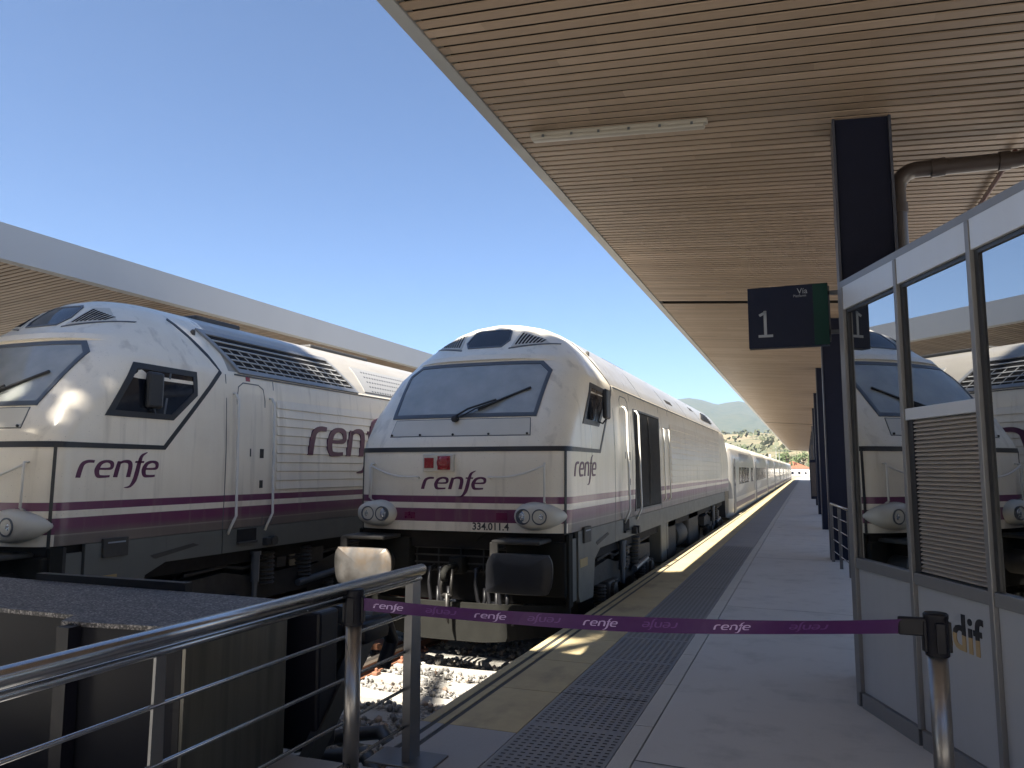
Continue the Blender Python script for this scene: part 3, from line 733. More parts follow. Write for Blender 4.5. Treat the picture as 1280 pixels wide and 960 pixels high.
def loco_body():
    # resampled plan outline per height
    NF, NS = 26, 8; mb = MB(); zs = []
    for i in range(len(ROWS)-1):
        k = 3 if i < 12 else 3
        for j in range(k): zs.append(ROWS[i, 0]+(ROWS[i+1, 0]-ROWS[i, 0])*j/k)
    zs.append(4.25)
    # smoothed rows
    rows = []
    for z in zs:
        if z > 2.6: p = [sum(rowp(z+d)[k]*wt for d, wt in ((-0.06, 0.25), (0, 0.5), (0.06, 0.25))) if 2.66 < z < 4.18 else rowp(z)[k] for k in range(4)]
        else: p = rowp(z)
        p = rowp(z)
        w_, f, c, n = p; ths = [math.pi/2*i/400 for i in range(401)]
        pts = [(w_*math.sin(t)**(2/n), c-(c-f)*math.cos(t)**(2/n)) for t in ths]
        d = [0]
        for i in range(1, len(pts)): d.append(d[-1]+math.dist(pts[i], pts[i-1]))
        q = [(float(np.interp(d[-1]*i/NF, d, [a[0] for a in pts])), float(np.interp(d[-1]*i/NF, d, [a[1] for a in pts]))) for i in range(NF+1)]
        half = LEN/2
        side = [(w_, c+(half-c)*i/NS) for i in range(1, NS+1)]
        a = q+side                                   # centre front -> mid right
        b = [(x, LEN-y) for x, y in a[::-1]][1:]     # mid right -> centre rear
        R_ = a+b; Lh = [(-x, y) for x, y in R_[::-1]][1:-1]
        rows.append([(x, y, z) for x, y in R_+Lh])
    N = len(rows[0])
    for r in rows: mb.v += r
    for i in range(len(rows)-1):
        for j in range(N): mb.f.append([i*N+j, i*N+(j+1) % N, (i+1)*N+(j+1) % N, (i+1)*N+j]); mb.mi.append(0)
    # top: strips across
    o = (len(rows)-1)*N
    for j in range(N//2):
        a, b, c_, d_ = o+j, o+j+1, o+(N-j-1) % N, o+(N-j) % N
        if j == 0: mb.f.append([o, o+1, o+N-1])
        else: mb.f.append([a, b, c_, d_] if b != c_ else [a, b, d_])
        mb.mi.append(0)
    mb.f.append([i for i in range(N)][::-1]); mb.mi.append(0)
    return mb
def wheel_part(parent, x, y, r=0.46):
    mb = MB(); mb.lathe([(0.10, -0.06), (r-0.06, -0.05), (r-0.05, -0.065), (r, -0.065), (r+0.01, 0.05), (r+0.03, 0.065), (r+0.03, 0.075), (0.1, 0.075)], (x, y, r), 'x', 28); return mb.build('wheel', 'bogie_grey', parent, autos=30)
def bogie(parent, yc):
    b = MB()
    for s in (-1, 1):
        x = s*1.12
        b.prism([(yc-2.0, 0.62), (yc-1.6, 0.62), (yc-0.95, 0.48), (yc+0.95, 0.48), (yc+1.6, 0.62), (yc+2.0, 0.62), (yc+2.0, 0.86), (yc+1.2, 0.90), (yc+0.7, 0.80), (yc-0.7, 0.80), (yc-1.2, 0.90), (yc-2.0, 0.86)], x-0.09, x+0.09, 'x')
    b.box((-1.05, yc-0.35, 0.45), (1.05, yc+0.35, 0.85), 0.03)
    o = b.build('bogie', 'bogie_black', parent)
    for dy in (-1.4, 1.4):
        for s in (-1, 1): wheel_part(o, s*0.87, yc+dy)
    for s in (-1, 1):
        x = s*1.22
        m = MB()
        for dy in (-1.4, 1.4):
            m.cut(); m.box((x-0.10, yc+dy-0.19, 0.30), (x+0.10, yc+dy+0.19, 0.62), 0.03); m.lathe([(0.14, 0.0), (0.14, 0.05), (0.08, 0.07)], (x+s*0.10-(0.07 if s < 0 else 0), yc+dy, 0.46), 'x', 16)
            for e in (-0.36, 0.36):
                for k in range(6): m.lathe([(0.085, 0), (0.10, 0.02), (0.085, 0.04)], (x, yc+dy+e, 0.34+k*0.045), 'z', 12)
            m.box((x-0.02, yc+dy-0.55, 0.30), (x+0.06, yc+dy+0.55, 0.35), 0.01)
        m.build('axle_box', 'bogie_grey', o)
        m = MB()
        for e in (-0.42, 0.42):
            m.cut()
            for k in range(8): m.lathe([(0.10, 0), (0.125, 0.025), (0.10, 0.05)], (x, yc+e, 0.66+k*0.055), 'z', 14)
        m.build('coil_spring', 'bogie_grey', o)
        m = MB(); m.tube([(x+s*0.10, yc-0.75, 0.50), (x+s*0.10, yc-0.75, 0.74)], 0.035, 10); m.tube([(x+s*0.10, yc-0.75, 0.74), (x+s*0.10, yc-0.75, 1.12)], 0.055, 12); m.lathe([(0.07, 0), (0.07, 0.05)], (x+s*0.10, yc-0.75, 1.08), 'z', 10)
        m.cut(); m.tube([(x+s*0.08, yc+0.2, 0.60), (x+s*0.08, yc+1.2, 0.66)], 0.05, 10)
        m.build('damper', 'seal_grey', o)
        m = MB(); m.tube([(x, yc-1.9, 0.95), (x, yc-1.2, 0.98), (x, yc-0.9, 0.92), (x, yc+0.3, 0.95), (x, yc+1.9, 0.98)], 0.02, 6); m.box((x-0.04, yc+0.5, 0.84), (x+0.05, yc+0.85, 1.06), 0.01); m.box((x-0.02, yc-0.25, 0.86), (x+0.06, yc-0.05, 1.0), 0.01)
        m.tube([(x+s*0.05, yc-1.0, 0.56), (x+s*0.06, yc-0.98, 0.40), (x+s*0.05, yc-0.94, 0.22)], [0.03, 0.025, 0.02], 6)
        m.build('brake_gear', 'bogie_black', o)
    return o
def rows_to_front(cx, cz, w_, h_): return [rect(cx-w_/2, cz-h_/2, cx+w_/2, cz+h_/2)]
def pod(parent, s):
    """cream teardrop headlight pod wrapping the nose corner"""
    cx, cz = s*1.02, 1.655; bm = bmesh.new(); bmesh.ops.create_uvsphere(bm, u_segments=40, v_segments=24, radius=1)
    for v in bm.verts:
        x, y, z = v.co
        k = 1.0
        X = x*(0.345 if x*s > 0 else 0.245)
        Y = (y*0.15) if y < 0 else y*0.2
        Z = z*0.163*(1-0.10*max(0, x*s))
        if y < 0: Y = -0.15*(1-max(0.0, 1-abs(y))**1.8)         # flattened face
        px = cx+X; tt = min(1, max(0, (abs(px)-1.14)/0.24))**2; yb = front_y(1.0, cz)*(1-tt)+front_y(min(abs(px), 1.385), cz)*tt; v.co = Vector((px, yb+Y, cz+Z))
    vs = [v.co.copy() for v in bm.verts]; fs = [[v.index for v in f.verts] for f in bm.faces]; bm.free()
    o = MB().add(vs, fs).build('headlight_pod', 'pod_paint', parent, smooth=True)
    for dx in (-0.098, 0.098):
        x = cx+dx; y = front_y(1.0, cz)-0.146
        m = MB(); m.lathe([(0.089, 0.03), (0.089, -0.006), (0.078, -0.008), (0.072, 0.004)], (x, y, cz), 'y', 28)
        h = m.build('headlight', 'seal_grey', o, autos=40)
        MB().lathe([(0.001, -0.004), (0.04, -0.002), (0.070, 0.006), (0.070, 0.02)], (x, y, cz), 'y', 28).build('lens', 'lamp_lens', h, smooth=True)
    return o
def buffer(parent, s, mat):
    x = s*0.985; z = 1.055; yf = -0.60
    o = MB(); o.lathe([(0.20, 0.0), (0.20, -0.04), (0.155, -0.05), (0.15, -0.30), (0.165, -0.30), (0.165, -0.33), (0.11, -0.33), (0.11, -0.50)], (x, -0.02, z), 'y', 24)
    o.box((x-0.24, -0.04, z-0.2), (x+0.24, 0.02, z+0.2), 0.01)
    o = o.build('buffer', 'bogie_grey', parent, autos=35)
    m = MB(); out = []
    W, H = 0.385, 0.215
    poly = [(-W, -H*0.82), (-W*0.9, -H), (W*0.62, -H), (W*0.9, -H*0.8), (W, -H*0.1), (W, H*0.55), (W*0.9, H*0.95), (W*0.75, H), (-W*0.62, H), (-W*0.85, H*0.9), (-W, H*0.35)]
    poly = bez(poly+[poly[0]], 3)[:-1]; 
    n = len(poly); vs = []; 
    for lay, (sc, dy) in enumerate(((1, 0.035), (1, 0.012), (0.97, 0.0), (0.7, -0.018), (0.35, -0.026), (0.02, -0.028))):
        for a, b in poly: vs.append((x+a*sc*s, yf+0.0+dy+0.02*(1-sc)*0, z+b*sc))
    fs = [[i*n+j, i*n+(j+1) % n, (i+1)*n+(j+1) % n, (i+1)*n+j] for i in range(5) for j in range(n)]+[list(range(n))]+[[5*n+j for j in range(n)]]
    m.add(vs, fs); m.build('buffer_plate', mat, o, autos=40)
    # step bracket above the buffer
    g = MB(); g.tube([(x-0.36, -0.10, z+0.24), (x-0.36, -0.40, z+0.24), (x-0.36, -0.44, z+0.30), (x-0.34, -0.44, z+0.335)], 0.02, 8); g.box((x-0.38, -0.46, z+0.30), (x+0.20, -0.02, z+0.345), 0.015); g.box((x-0.40, -0.46, z+0.14), (x-0.30, -0.42, z+0.32), 0.01)
    g.build('shunter_step', 'bogie_grey', o)
    return o
def rail_tube(name, pts, r, mat, parent, n=10):
    return MB().tube(pts, r, n).build(name, mat, parent, smooth=True)
def build_loco(loc, label, variant):
    t = tag(empty('locomotive', loc), label, 'locomotive', 'white and purple diesel locomotives')
    body = loco_body().build('body', 'loco_paint', t, smooth=True)
    body.data.set_sharp_from_angle(angle=R(50))
    # ---------------- belt line, corner lines, cab outline
    Q = 30
    for s in (-1, 1):
        decal('belt_line', 'frame_black', [[(i/Q, 2.405), ((i+1)/Q, 2.405), ((i+1)/Q, 2.460), (i/Q, 2.460)] for i in range(Q)], PL(s), 0.010, 0.02, None, t)
        S = SR if s > 0 else SL; dg = 2.36 if variant == 'a' else 2.20; be = 1.44 if variant == 'a' else 1.30
        dz = 3.40
        q = ribbon([(0.16, 2.433), (be, 2.433), (dg, dz), (dg-0.12, 3.60), (dg-0.42, 4.02)], 0.052)
        q[0][0] = (0.16, 2.460); q[0][3] = (0.16, 2.406)
        decal('cab_seam', 'frame_black', q, S, 0.007, 0.02, 0.12, t)
        cq = [(0.765, 1.44), (0.812, 1.44), (0.812, 2.42), (0.765, 2.42)]
        decal('corner_post', 'frame_black', [cq], PL(s), 0.008, 0.025, 0.3, t)
    decal('belt_line', 'frame_black', [rect(-0.10, 2.405, 0.10, 2.460)], F, 0.011, 0.02, 0.1, t)
    # ---------------- windscreen
    ws = [(-0.90, 2.86), (0.92, 2.86), (0.93, 3.36), (0.84, 3.475), (-0.82, 3.475), (-0.90, 3.40)]
    ws = [(-0.93, 2.87), (0.93, 2.87), (0.96, 3.42), (0.84, 3.53), (-0.84, 3.53), (-0.96, 3.42)]
    fr = decal('windscreen', 'seal_grey', ringquads(ws, grow(ws, 0.045)), F, 0.012, 0.03, 0.12, t)
    decal('pane', 'cab_glass', [ws], F, 0.004, 0.008, 0.1, fr)
    # dark interior shelf seen through the glass
    hp = [(-0.93, 2.60), (0.93, 2.60), (0.90, 2.80), (-0.90, 2.80)]
    pn = decal('lower_panel', 'hatch_paint', [hp], F, 0.006, 0.012, 0.15, t)
    decal('panel_gap', 'seal_grey', ringquads(hp, grow(hp, 0.010)), F, 0.002, 0.01, 0.2, pn)
    m = MB()
    for x in (-0.91, -0.5, -0.05, 0.42, 0.9): p = F(x, 2.612, 0.01); m.cut(); m.lathe([(0.014, 0.0), (0.014, -0.014), (0.004, -0.016)], p, 'y', 10)
    m.build('bolt', 'rubber_black', pn)
    # wiper
    wp = MB(); a = F(-0.06, 2.83, 0.03); b = F(0.44, 3.02, 0.05); b2 = F(0.76, 3.17, 0.035); b1 = F(0.30, 2.93, 0.035)
    wp.tube([a, F(0.1, 2.90, 0.06), b], 0.013, 6); wp.tube([F(0.0, 2.815, 0.03), F(0.2, 2.90, 0.06), F(0.47, 3.0, 0.05)], 0.009, 6)
    wp.lathe([(0.04, 0.02), (0.04, -0.05), (0.015, -0.06)], F(-0.05, 2.80, 0.02), 'y', 12); wp.build('wiper_arm', 'rubber_black', t)
    MB().tube([F(0.22, 2.91, 0.02), F(0.5, 3.04, 0.022), F(0.82, 3.19, 0.02)], 0.016, 6).build('wiper_blade', 'rubber_black', t)
    # brow crease above the windscreen
    decal('brow', 'loco_paint', [[(-1.0+i*0.1, 3.60), (-0.9+i*0.1, 3.60), (-0.9+i*0.1, 3.66), (-1.0+i*0.1, 3.66)] for i in range(20)], lambda a, b, off=0.0: F(a, b, off-0.034*abs(a/1.0)**3), 0.034, 0.06, None, t)
    # roof lamp pod: dark window and two louvres
    dw = [(-0.30, 3.84), (0.22, 3.84), (0.34, 3.93), (0.36, 4.05), (0.28, 4.075), (-0.26, 4.075), (-0.34, 4.03), (-0.37, 3.90)]
    dw = [(-0.25, 3.83), (0.22, 3.83), (0.29, 3.92), (0.26, 4.06), (0.22, 4.085), (-0.20, 4.085), (-0.25, 4.06), (-0.30, 3.90)]
    lw = decal('roof_lamp_window', 'seal_grey', ringquads(dw, grow(dw, 0.02)), F, 0.010, 0.03, 0.1, t)
    decal('pane', 'cab_glass_dark', [dw], F, 0.004, 0.01, 0.08, lw)
    for s in (-1, 1):
        vp = [(s*0.36, 3.81), (s*0.82, 3.87), (s*0.56, 4.06), (s*0.40, 4.06)]
        vg = decal('roof_vent', 'pod_paint', [vp], F, 0.008, 0.02, 0.08, t)
        sl = []
        for i in range(8):
            u = i/7; xb = s*(0.40+0.30*u); z0 = 3.84+0.035*u; z1 = 4.035-0.110*u; sk = s*0.05
            sl.append([(xb, z0), (xb+s*0.022, z0), (xb+s*0.022+sk*0.6, z1), (xb+sk*0.6, z1)])
        decal('vent_slot', 'void_dark', sl, F, 0.012, 0.01, 0.06, vg)
        decal('vent_lip', 'seal_grey', ribbon([(s*0.34, 3.785), (s*0.92, 3.88)], 0.012), F, 0.010, 0.012, 0.08, vg)
    # upper lamp pod shell
    # marker lamps
    m = MB(); y = front_y(-0.25, 2.25)
    m.box((-0.405, y-0.05, 2.165), (0.005, y+0.03, 2.375), 0.012); mk = m.build('marker_lamp', 'hatch_paint', t)
    for x, r in ((-0.315, 0.062), (-0.115, 0.083)):
        l = MB(); l.box((x-r, y-0.066, 2.27-r), (x+r, y-0.045, 2.27+r), 0.006); l = l.build('lamp_glass', 'red_lens', mk)
        if r > 0.07: MB().lathe([(0.082, 0.0), (0.082, -0.03), (0.05, -0.04)], (x, y-0.055, 2.27), 'y', 24).build('lens', 'red_lens', l, smooth=True)
    # front lettering and number
    decal('lettering', 'purple_logo', [[(-0.42+a*0.185, 1.955+b*0.145) for a, b in q] for q in RENFE], F, 0.004, 0.008, None, t, smooth=False)
    if variant == 'a': decal('running_number', 'number_black', [[(0.24+a*1.0, 1.485+b) for a, b in q] for q in text_polys('334.011.4', 0.118, 0.002)], F, 0.004, 0.008, None, t, smooth=False)
    # nose handrails and rope rails
    for s in (-1, 1):
        p0 = F(s*1.13, 2.26, 0.06); p1 = F(s*1.13, 1.83, 0.06)
        hr = MB(); hr.tube([F(s*1.13, 2.26, 0.0), p0, F(s*1.13, 2.2, 0.062), p1, F(s*1.13, 1.80, 0.0)], 0.012, 8)
        if s < 0: hr.tube([F(s*1.16, 2.26, 0.0), F(s*1.16, 2.24, 0.05), F(s*1.16, 1.84, 0.05)], 0.010, 8)
        hr = hr.build('handrail', 'pipe_white', t, smooth=True)
        q = [F(s*(1.13-0.66*i/8), 2.235-0.135*i/8-0.05*math.sin(math.pi*i/8), 0.065) for i in range(9)]
        rr = MB().tube(q, 0.012, 8); rr.tube([q[-1], F(s*0.47, 2.09, 0.0)], 0.012, 8); rr.build('rail_bar', 'pipe_white', hr, smooth=True)
        pod(t, s)
    for rc in (rect(-0.66, 1.60, -0.52, 1.68), rect(0.55, 1.60, 0.69, 1.69)): decal('reflector', 'reflector_dim', [rc], F, 0.012, 0.012, None, t)
    # ---------------- underside of the nose: dark recess, beam, grille, coupler, plough
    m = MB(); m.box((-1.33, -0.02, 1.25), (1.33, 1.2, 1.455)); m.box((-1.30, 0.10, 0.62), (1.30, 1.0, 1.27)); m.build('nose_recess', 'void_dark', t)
    hb = MB()
    for s in (-1, 1): hb.box((s*1.0-0.36, -0.08, 0.74), (s*1.0+0.36, 0.16, 1.36), 0.02); hb.box((s*1.37-0.02, -0.02, 0.62), (s*1.37+0.02, 0.12, 1.45), 0.006)
    hb.box((-0.66, 0.02, 1.28), (0.66, 0.10, 1.33), 0.008); hb.prism([(-0.36, 1.44), (0.36, 1.44), (0.24, 1.335), (-0.24, 1.335)], -0.05, 0.02, 'y')
    hb.build('headstock', 'plough_grey', t)
    gr = MB()
    for z in (1.24, 1.15, 1.06, 0.97): gr.box((-0.62, 0.03, z-0.009), (0.62, 0.055, z+0.009))
    for x in (-0.6, -0.3, 0.0, 0.3, 0.6): gr.box((x-0.009, 0.045, 0.93), (x+0.009, 0.07, 1.28))
    gr.build('front_grille', 'bogie_grey', t)
    cp = MB(); cp.box((-0.09, -0.12, 0.95), (0.09, 0.10, 1.15), 0.02); cp.tube([(0, -0.08, 1.03), (0, -0.36, 1.04), (0, -0.43, 1.0), (0, -0.42, 0.93), (0, -0.34, 0.91)], [0.05, 0.045, 0.04, 0.035, 0.02], 10); cp.build('coupling_hook', 'plough_grey', t, smooth=True)
    ch = MB()
    for s in (-1, 1):
        ch.tube([(s*0.05, -0.30, 1.03), (s*0.065, -0.36, 0.85), (s*0.06, -0.33, 0.74)], 0.018, 8)
    ch.tube([(-0.07, -0.33, 0.74), (0.07, -0.33, 0.74)], 0.022, 8); ch.tube([(0, -0.33, 0.76), (0, -0.33, 0.52), (0.02, -0.33, 0.42)], [0.028, 0.022, 0.012], 8); ch.build('screw_coupling', 'strut_grey', t, smooth=True)
    for i, (x, c) in enumerate(((-0.34, 0), (-0.20, 0.03), (0.27, 0.05), (0.42, 0), (0.55, 0.03))):
        h = MB(); h.tube([(x, 0.02, 1.02), (x, -0.10, 1.0), (x+0.01, -0.15, 0.85), (x+0.04, -0.15, 0.62+c), (x+0.08, -0.12, 0.52+c), (x+0.12, -0.12, 0.62+c), (x+0.10, -0.08, 0.80)], 0.023, 8); h.lathe([(0.035, 0), (0.035, -0.06)], (x, -0.06, 1.0), 'y', 10); h.build('brake_hose', 'hose_black', t, smooth=True)
    pl = MB(); N_ = 14; pts = []
    for i in range(N_+1):
        a = -1+2*i/N_; pts.append((a*1.36, 0.0+0.28*abs(a)**2.5-0.18))
    vs = []
    for x, y in pts:
        zb = 0.20+0.18*max(0, abs(x)/1.36-0.35); vs += [(x, y, zb), (x, y-0.02, 0.64), (x, y+0.03, zb), (x, y+0.03, 0.64)]
    fs = []
    for i in range(N_):
        o = i*4; fs += [[o, o+4, o+5, o+1], [o+2, o+3, o+7, o+6], [o, o+2, o+6, o+4], [o+1, o+5, o+7, o+3]]
    fs += [[0, 1, 3, 2], [N_*4, N_*4+2, N_*4+3, N_*4+1]]
    pl.add(vs, fs); pw = pl.build('snow_plough', 'plough_grey', t)
    m = MB(); m.box((0.55, -0.13, 0.40), (0.75, -0.10, 0.53)); m.build('plough_socket', 'bogie_grey', pw)
    # ---------------- side valances and skirts
    for s in (-1, 1):
        m = MB(); a, b = (s*1.345, s*1.392)
        m.prism([(0.36, 1.455), (0.36, 0.70), (0.42, 0.62), (1.02, 0.60), (1.12, 1.06), (1.40, 1.17), (1.40, 1.455)], min(a, b), max(a, b), 'x')
        m.box((min(a, b)-0.0, 0.09, 0.66), (max(a, b)-0.02, 0.34, 1.38)); v = m.build('corner_valance', 'grey_skirt', t)
        m = MB(); m.box((min(a, b), 1.402, 1.17), (max(a, b), 2.28, 1.455)); m.box((min(a, b), 2.295, 1.17), (max(a, b), LEN-1.6, 1.455)); sk = m.build('skirt', 'grey_skirt', t)
        m = MB(); m.prism([(1.18, 1.26), (1.80, 1.34), (1.9, 1.31), (1.25, 1.22)], s*1.392, s*1.398, 'x'); m.build('skirt_rib', 'bogie_grey', sk)
        m = MB(); m.box((s*1.40-0.02, 0.55, 1.30), (s*1.40+0.02, 0.86, 1.49), 0.006); j = m.build('socket_box', 'bogie_grey', v)
        MB().box((s*1.421-0.001, 0.60, 1.44), (s*1.421+0.001, 0.82, 1.455)).build('plate', 'sign_letter', j)
        m = MB(); m.box((s*1.396-0.002, 0.42, 1.02), (s*1.396+0.002, 0.75, 1.12)); m.build('warning_plate', 'yellow_plate', v)
        m = MB(); m.box((s*1.35-0.03, 0.10, 0.62), (s*1.35+0.03, 0.16, 1.44)); m.build('corner_bracket', 'bogie_black', v)
    # underframe, bogies, tank
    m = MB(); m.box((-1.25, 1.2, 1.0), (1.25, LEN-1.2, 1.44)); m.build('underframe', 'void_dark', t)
    bogie(t, 3.75); bogie(t, LEN-3.75)
    m = MB(); m.box((-1.25, 7.4, 0.32), (1.25, 8.6, 1.2), 0.08); m.box((-1.25, 10.5, 0.32), (1.25, LEN-7.3, 1.2), 0.08); m.box((-1.0, 8.6, 0.4), (1.0, 10.5, 1.1)); m.build('fuel_tank', 'bogie_black', t)
    for s in (-1, 1):
        m = MB(); m.lathe([(0.05, -0.62), (0.25, -0.58), (0.29, -0.5), (0.29, 0.5), (0.25, 0.58), (0.05, 0.62)], (s*1.02, 9.4, 0.72), 'y', 20); m.build('air_reservoir', 'bogie_grey', t, autos=30)
        m = MB(); m.box((s*1.2-0.12, 6.35, 0.42), (s*1.2+0.12, 6.95, 1.17), 0.02); m.cut(); m.box((s*1.2-0.1, 7.1, 0.6), (s*1.2+0.1, 7.3, 1.17), 0.02); m.build('equipment_box', 'grey_skirt', t)
    # ---------------- side details on both flanks
    cw0 = {'a': [(0.62, 2.76), (1.42, 2.76), (1.77, 3.02), (1.86, 3.31), (1.14, 3.33)], 'b': [(0.50, 2.745), (1.42, 2.745), (1.79, 3.06), (1.79, 3.345), (0.88, 3.35)]}[variant]
    ci = 0.055
    for s, S in ((1, SR), (-1, SL)):
        inner = grow(cw0, -0.065)
        cw = decal('cab_window', 'frame_black', ringquads(inner, cw0), S, 0.010, 0.03, 0.12, t)
        decal('pane', 'cab_glass_dark', [inner], S, 0.002, 0.006, 0.15, cw)
        x_ = 1.27; m = MB(); m.add([S(x_, 2.80, 0.006), S(x_+0.03, 2.80, 0.006), S(x_+0.13, 3.29, 0.006), S(x_+0.10, 3.29, 0.006)], [[0, 1, 2, 3]]); m.build('window_bar', 'seal_grey', cw)
        # mirror
        m = MB(); my = 1.10 if variant == 'b' else 1.42
        c_ = S(my, 3.06, 0.13 if variant == 'a' else 0.05)
        m.box((c_.x-0.035, c_.y-0.11, 2.86), (c_.x+0.035, c_.y+0.11, 3.26), 0.03); m.tube([S(my, 2.83, 0.0), S(my, 2.80, 0.06), (c_.x, c_.y, 2.87)], 0.012, 8); m.build('mirror', 'frame_black', t)
        # entrance door with handrails
        d0, d1 = (2.48, 3.02) if variant == 'b' else (2.74, 3.34)
        rp = [(d0, 1.48)]+[(d0, 3.10), (d0+0.03, 3.24), (d0+0.12, 3.30), (d1-0.12, 3.30), (d1-0.03, 3.25), (d1, 3.10)]+[(d1, 1.48)]
        dr = decal('door', 'seal_grey', ribbon(rp, 0.014), S, 0.004, 0.01, None, t)
        m = MB(); m.box((s*1.397-0.004, d1-0.10, 2.34), (s*1.397+0.006, d1-0.03, 2.46), 0.002); m.cut(); m.box((s*1.397-0.004, d1-0.09, 1.95), (s*1.397+0.006, d1-0.03, 2.05), 0.002); m.build('door_lock', 'bogie_grey', dr)
        decal('class_number', 'number_black', [[(d0+0.22+a, 2.36+b) for a, b in q] for q in text_polys('1', 0.14, 0.003)], S, 0.004, 0.006, None, dr, smooth=False)
        for y in ((d0-0.06, d1+0.10) if variant == 'b' else (d0+0.16, d1+0.44)):
            zt = 3.14
            m = MB(); m.tube([S(y, zt, 0.0), S(y, zt-0.01, 0.04), S(y, zt-0.08, 0.075), S(y, 1.62, 0.085), S(y-0.04, 1.56, 0.085), S(y-0.05, 1.48, 0.05), (s*1.40, y-0.05, 1.40)], 0.017, 8); m.build('handrail', 'pipe_white', t, smooth=True)
        m = MB(); m.box((s*1.398-0.004, d0+0.06, 1.28), (s*1.398+0.004, d0+0.42, 1.44)); st = m.build('step_recess', 'void_dark', t); m = MB(); m.box((s*1.40-0.05, d0+0.06, 1.255), (s*1.40+0.03, d0+0.42, 1.285), 0.005); m.build('step_tread', 'bogie_grey', st)
        m = MB(); m.lathe([(0.06, 0), (0.06, 0.09)], (s*1.40-(0.09 if s < 0 else 0), d1+0.16, 1.26), 'x', 14); m.box((s*1.40-0.02, d1+0.02, 1.20), (s*1.40+0.07, d1+0.24, 1.30), 0.01); m.build('filler_cap', 'bogie_grey', t)
        sm = [2.30, 3.5, 6.1, 7.15, LEN-6.5, LEN-4.2, LEN-2.5] if variant == 'a' else [2.28, 3.2, LEN-6.5, LEN-2.5]
        decal('panel_seam', 'seal_grey', [rect(q_, 1.46, q_+0.012, 3.38) for q_ in sm], S, 0.0025, 0.006, 0.3, t)
        # rain gutter
        m = MB(); m.box((s*1.33-0.012, 2.45, 3.385), (s*1.33+0.012, LEN-2.45, 3.405)); m.build('gutter', 'seal_grey', t)
        # corrugated flank (horizontal pressings)
        r0, r1 = (3.26, LEN-3.2) if variant == 'b' else (7.25, LEN-2.9)
        m = MB(); k = 0; z = 1.92; gaps = []
        while z < 3.06:
            x0 = 1.395
            xs = [s*(side_x(6, zz)+o) for zz, o in ((z, 0.001), (z+0.006, 0.016), (z+0.108, 0.004), (z+0.118, 0.001))]
            zs_ = [z, z+0.006, z+0.100, z+0.112]
            vs = [(xs[i], y, zs_[i]) for y in (r0, r1) for i in range(4)]; m.add(vs, [[0, 1, 5, 4], [1, 2, 6, 5], [2, 3, 7, 6]]+[[0, 1, 2, 3], [4, 7, 6, 5]]); z += 0.122
        m.build('corrugated_panel', 'loco_paint', t)
        def RS(a, b, off=0.0, S=S): return S(a, b, off+0.010)
        if variant == 'b':
            bl = 4.0 if variant == 'b' else 11.0
            decal('side_lettering', 'purple_logo', [[(bl+a*0.50, 2.40+b*0.42) for a, b in q] for q in RENFE], RS, 0.014, 0.02, None, t, smooth=False)
        decal('small_lettering', 'purple_logo', [[(0.22+a*0.222, 2.11+b*0.175) for a, b in q] for q in RENFE], S, 0.004, 0.006, 0.2, t, smooth=False)
        if variant == 'a':
            # tall dark intake bay
            ib = rect(3.72, 1.56, 5.98, 3.14)
            g = decal('intake_bay', 'seal_grey', ringquads(ib, grow(ib, 0.03)), S, 0.016, 0.03, None, t)
            decal('intake_void', 'void_dark', [ib], S, 0.003, 0.006, 0.4, g)
            m = MB(); y = 3.80
            while y < 5.95:
                p = [S(y+a, z_, o) for z_ in (1.58, 3.12) for a, o in ((0, 0.004), (0.022, 0.018), (0.044, 0.004))]; m.add(p, [[0, 1, 4, 3], [1, 2, 5, 4]]); y += 0.092
            m.build('intake_fin', 'bogie_grey', g)
            m = MB(); m.tube([S(4.85, 3.10, 0.02), S(4.85, 2.4, 0.03), S(4.85, 1.6, 0.02)], 0.012, 6); m.build('intake_bar', 'bogie_grey', g)
            for y in (6.35, 6.95):
                m = MB(); m.tube([S(y, 2.99, 0.0), S(y, 2.97, 0.035), S(y, 1.64, 0.035), S(y, 1.60, 0.0)], 0.014, 8); m.build('handrail', 'pipe_white', t, smooth=True)
            dp = rect(6.45, 1.62, 7.02, 3.0); decal('access_door', 'seal_grey', ringquads(dp, grow(dp, 0.010)), S, 0.004, 0.01, None, t)
            for (y0, y1, z0_, z1_) in ((7.9, 8.7, 3.60, 3.68), (12.4, 13.0, 3.78, 3.86)): decal('roof_hatch', 'void_dark', [rect(y0, z0_, y1, z1_)], S, 0.005, 0.01, None, t)
            # rear radiator louvres on the roof slope
            for k in range(5): decal('roof_louvre', 'frame_black', [rect(13.9+k*0.35, 3.62+0.06*k, 16.4, 3.65+0.06*k)], S, 0.03, 0.05, None, t)
            decal('roof_seam', 'seal_grey', [rect(q, 3.41, q+0.02, 4.1) for q in (4.6, 7.4, 10.2, 13.2)], S, 0.004, 0.01, 0.2, t)
        else:
            gp = [(2.42, 3.46), (5.22, 3.46), (4.92, 3.90), (2.14, 3.90)]
            gp = [(2.56, 3.47), (5.26, 3.47), (4.92, 3.895), (2.26, 3.895)]
            g = decal('roof_grille', 'louver_metal', ringquads(gp, grow(gp, 0.055)), S, 0.028, 0.05, 0.08, t)
            decal('grille_void', 'void_dark', [gp], S, 0.009, 0.008, 0.06, g)
            lv = []
            for k in range(5):
                zz = 3.505+k*0.078; sk = -(zz-3.47)*0.75; lv.append([(2.58+sk, zz), (5.22+sk*1.0, zz), (5.22+sk*1.0, zz+0.012), (2.58+sk, zz+0.012)])
            for k in range(13):
                yy = 2.75+k*0.19; lv.append([(yy, 3.48), (yy+0.009, 3.48), (yy+0.009-0.21, 3.745), (yy-0.21, 3.745)])
            decal('grille_slats', 'slat_pale', lv[:5], S, 0.024, 0.022, 0.4, g); decal('grille_divider', 'slat_pale', lv[5:], S, 0.020, 0.011, 0.06, g)
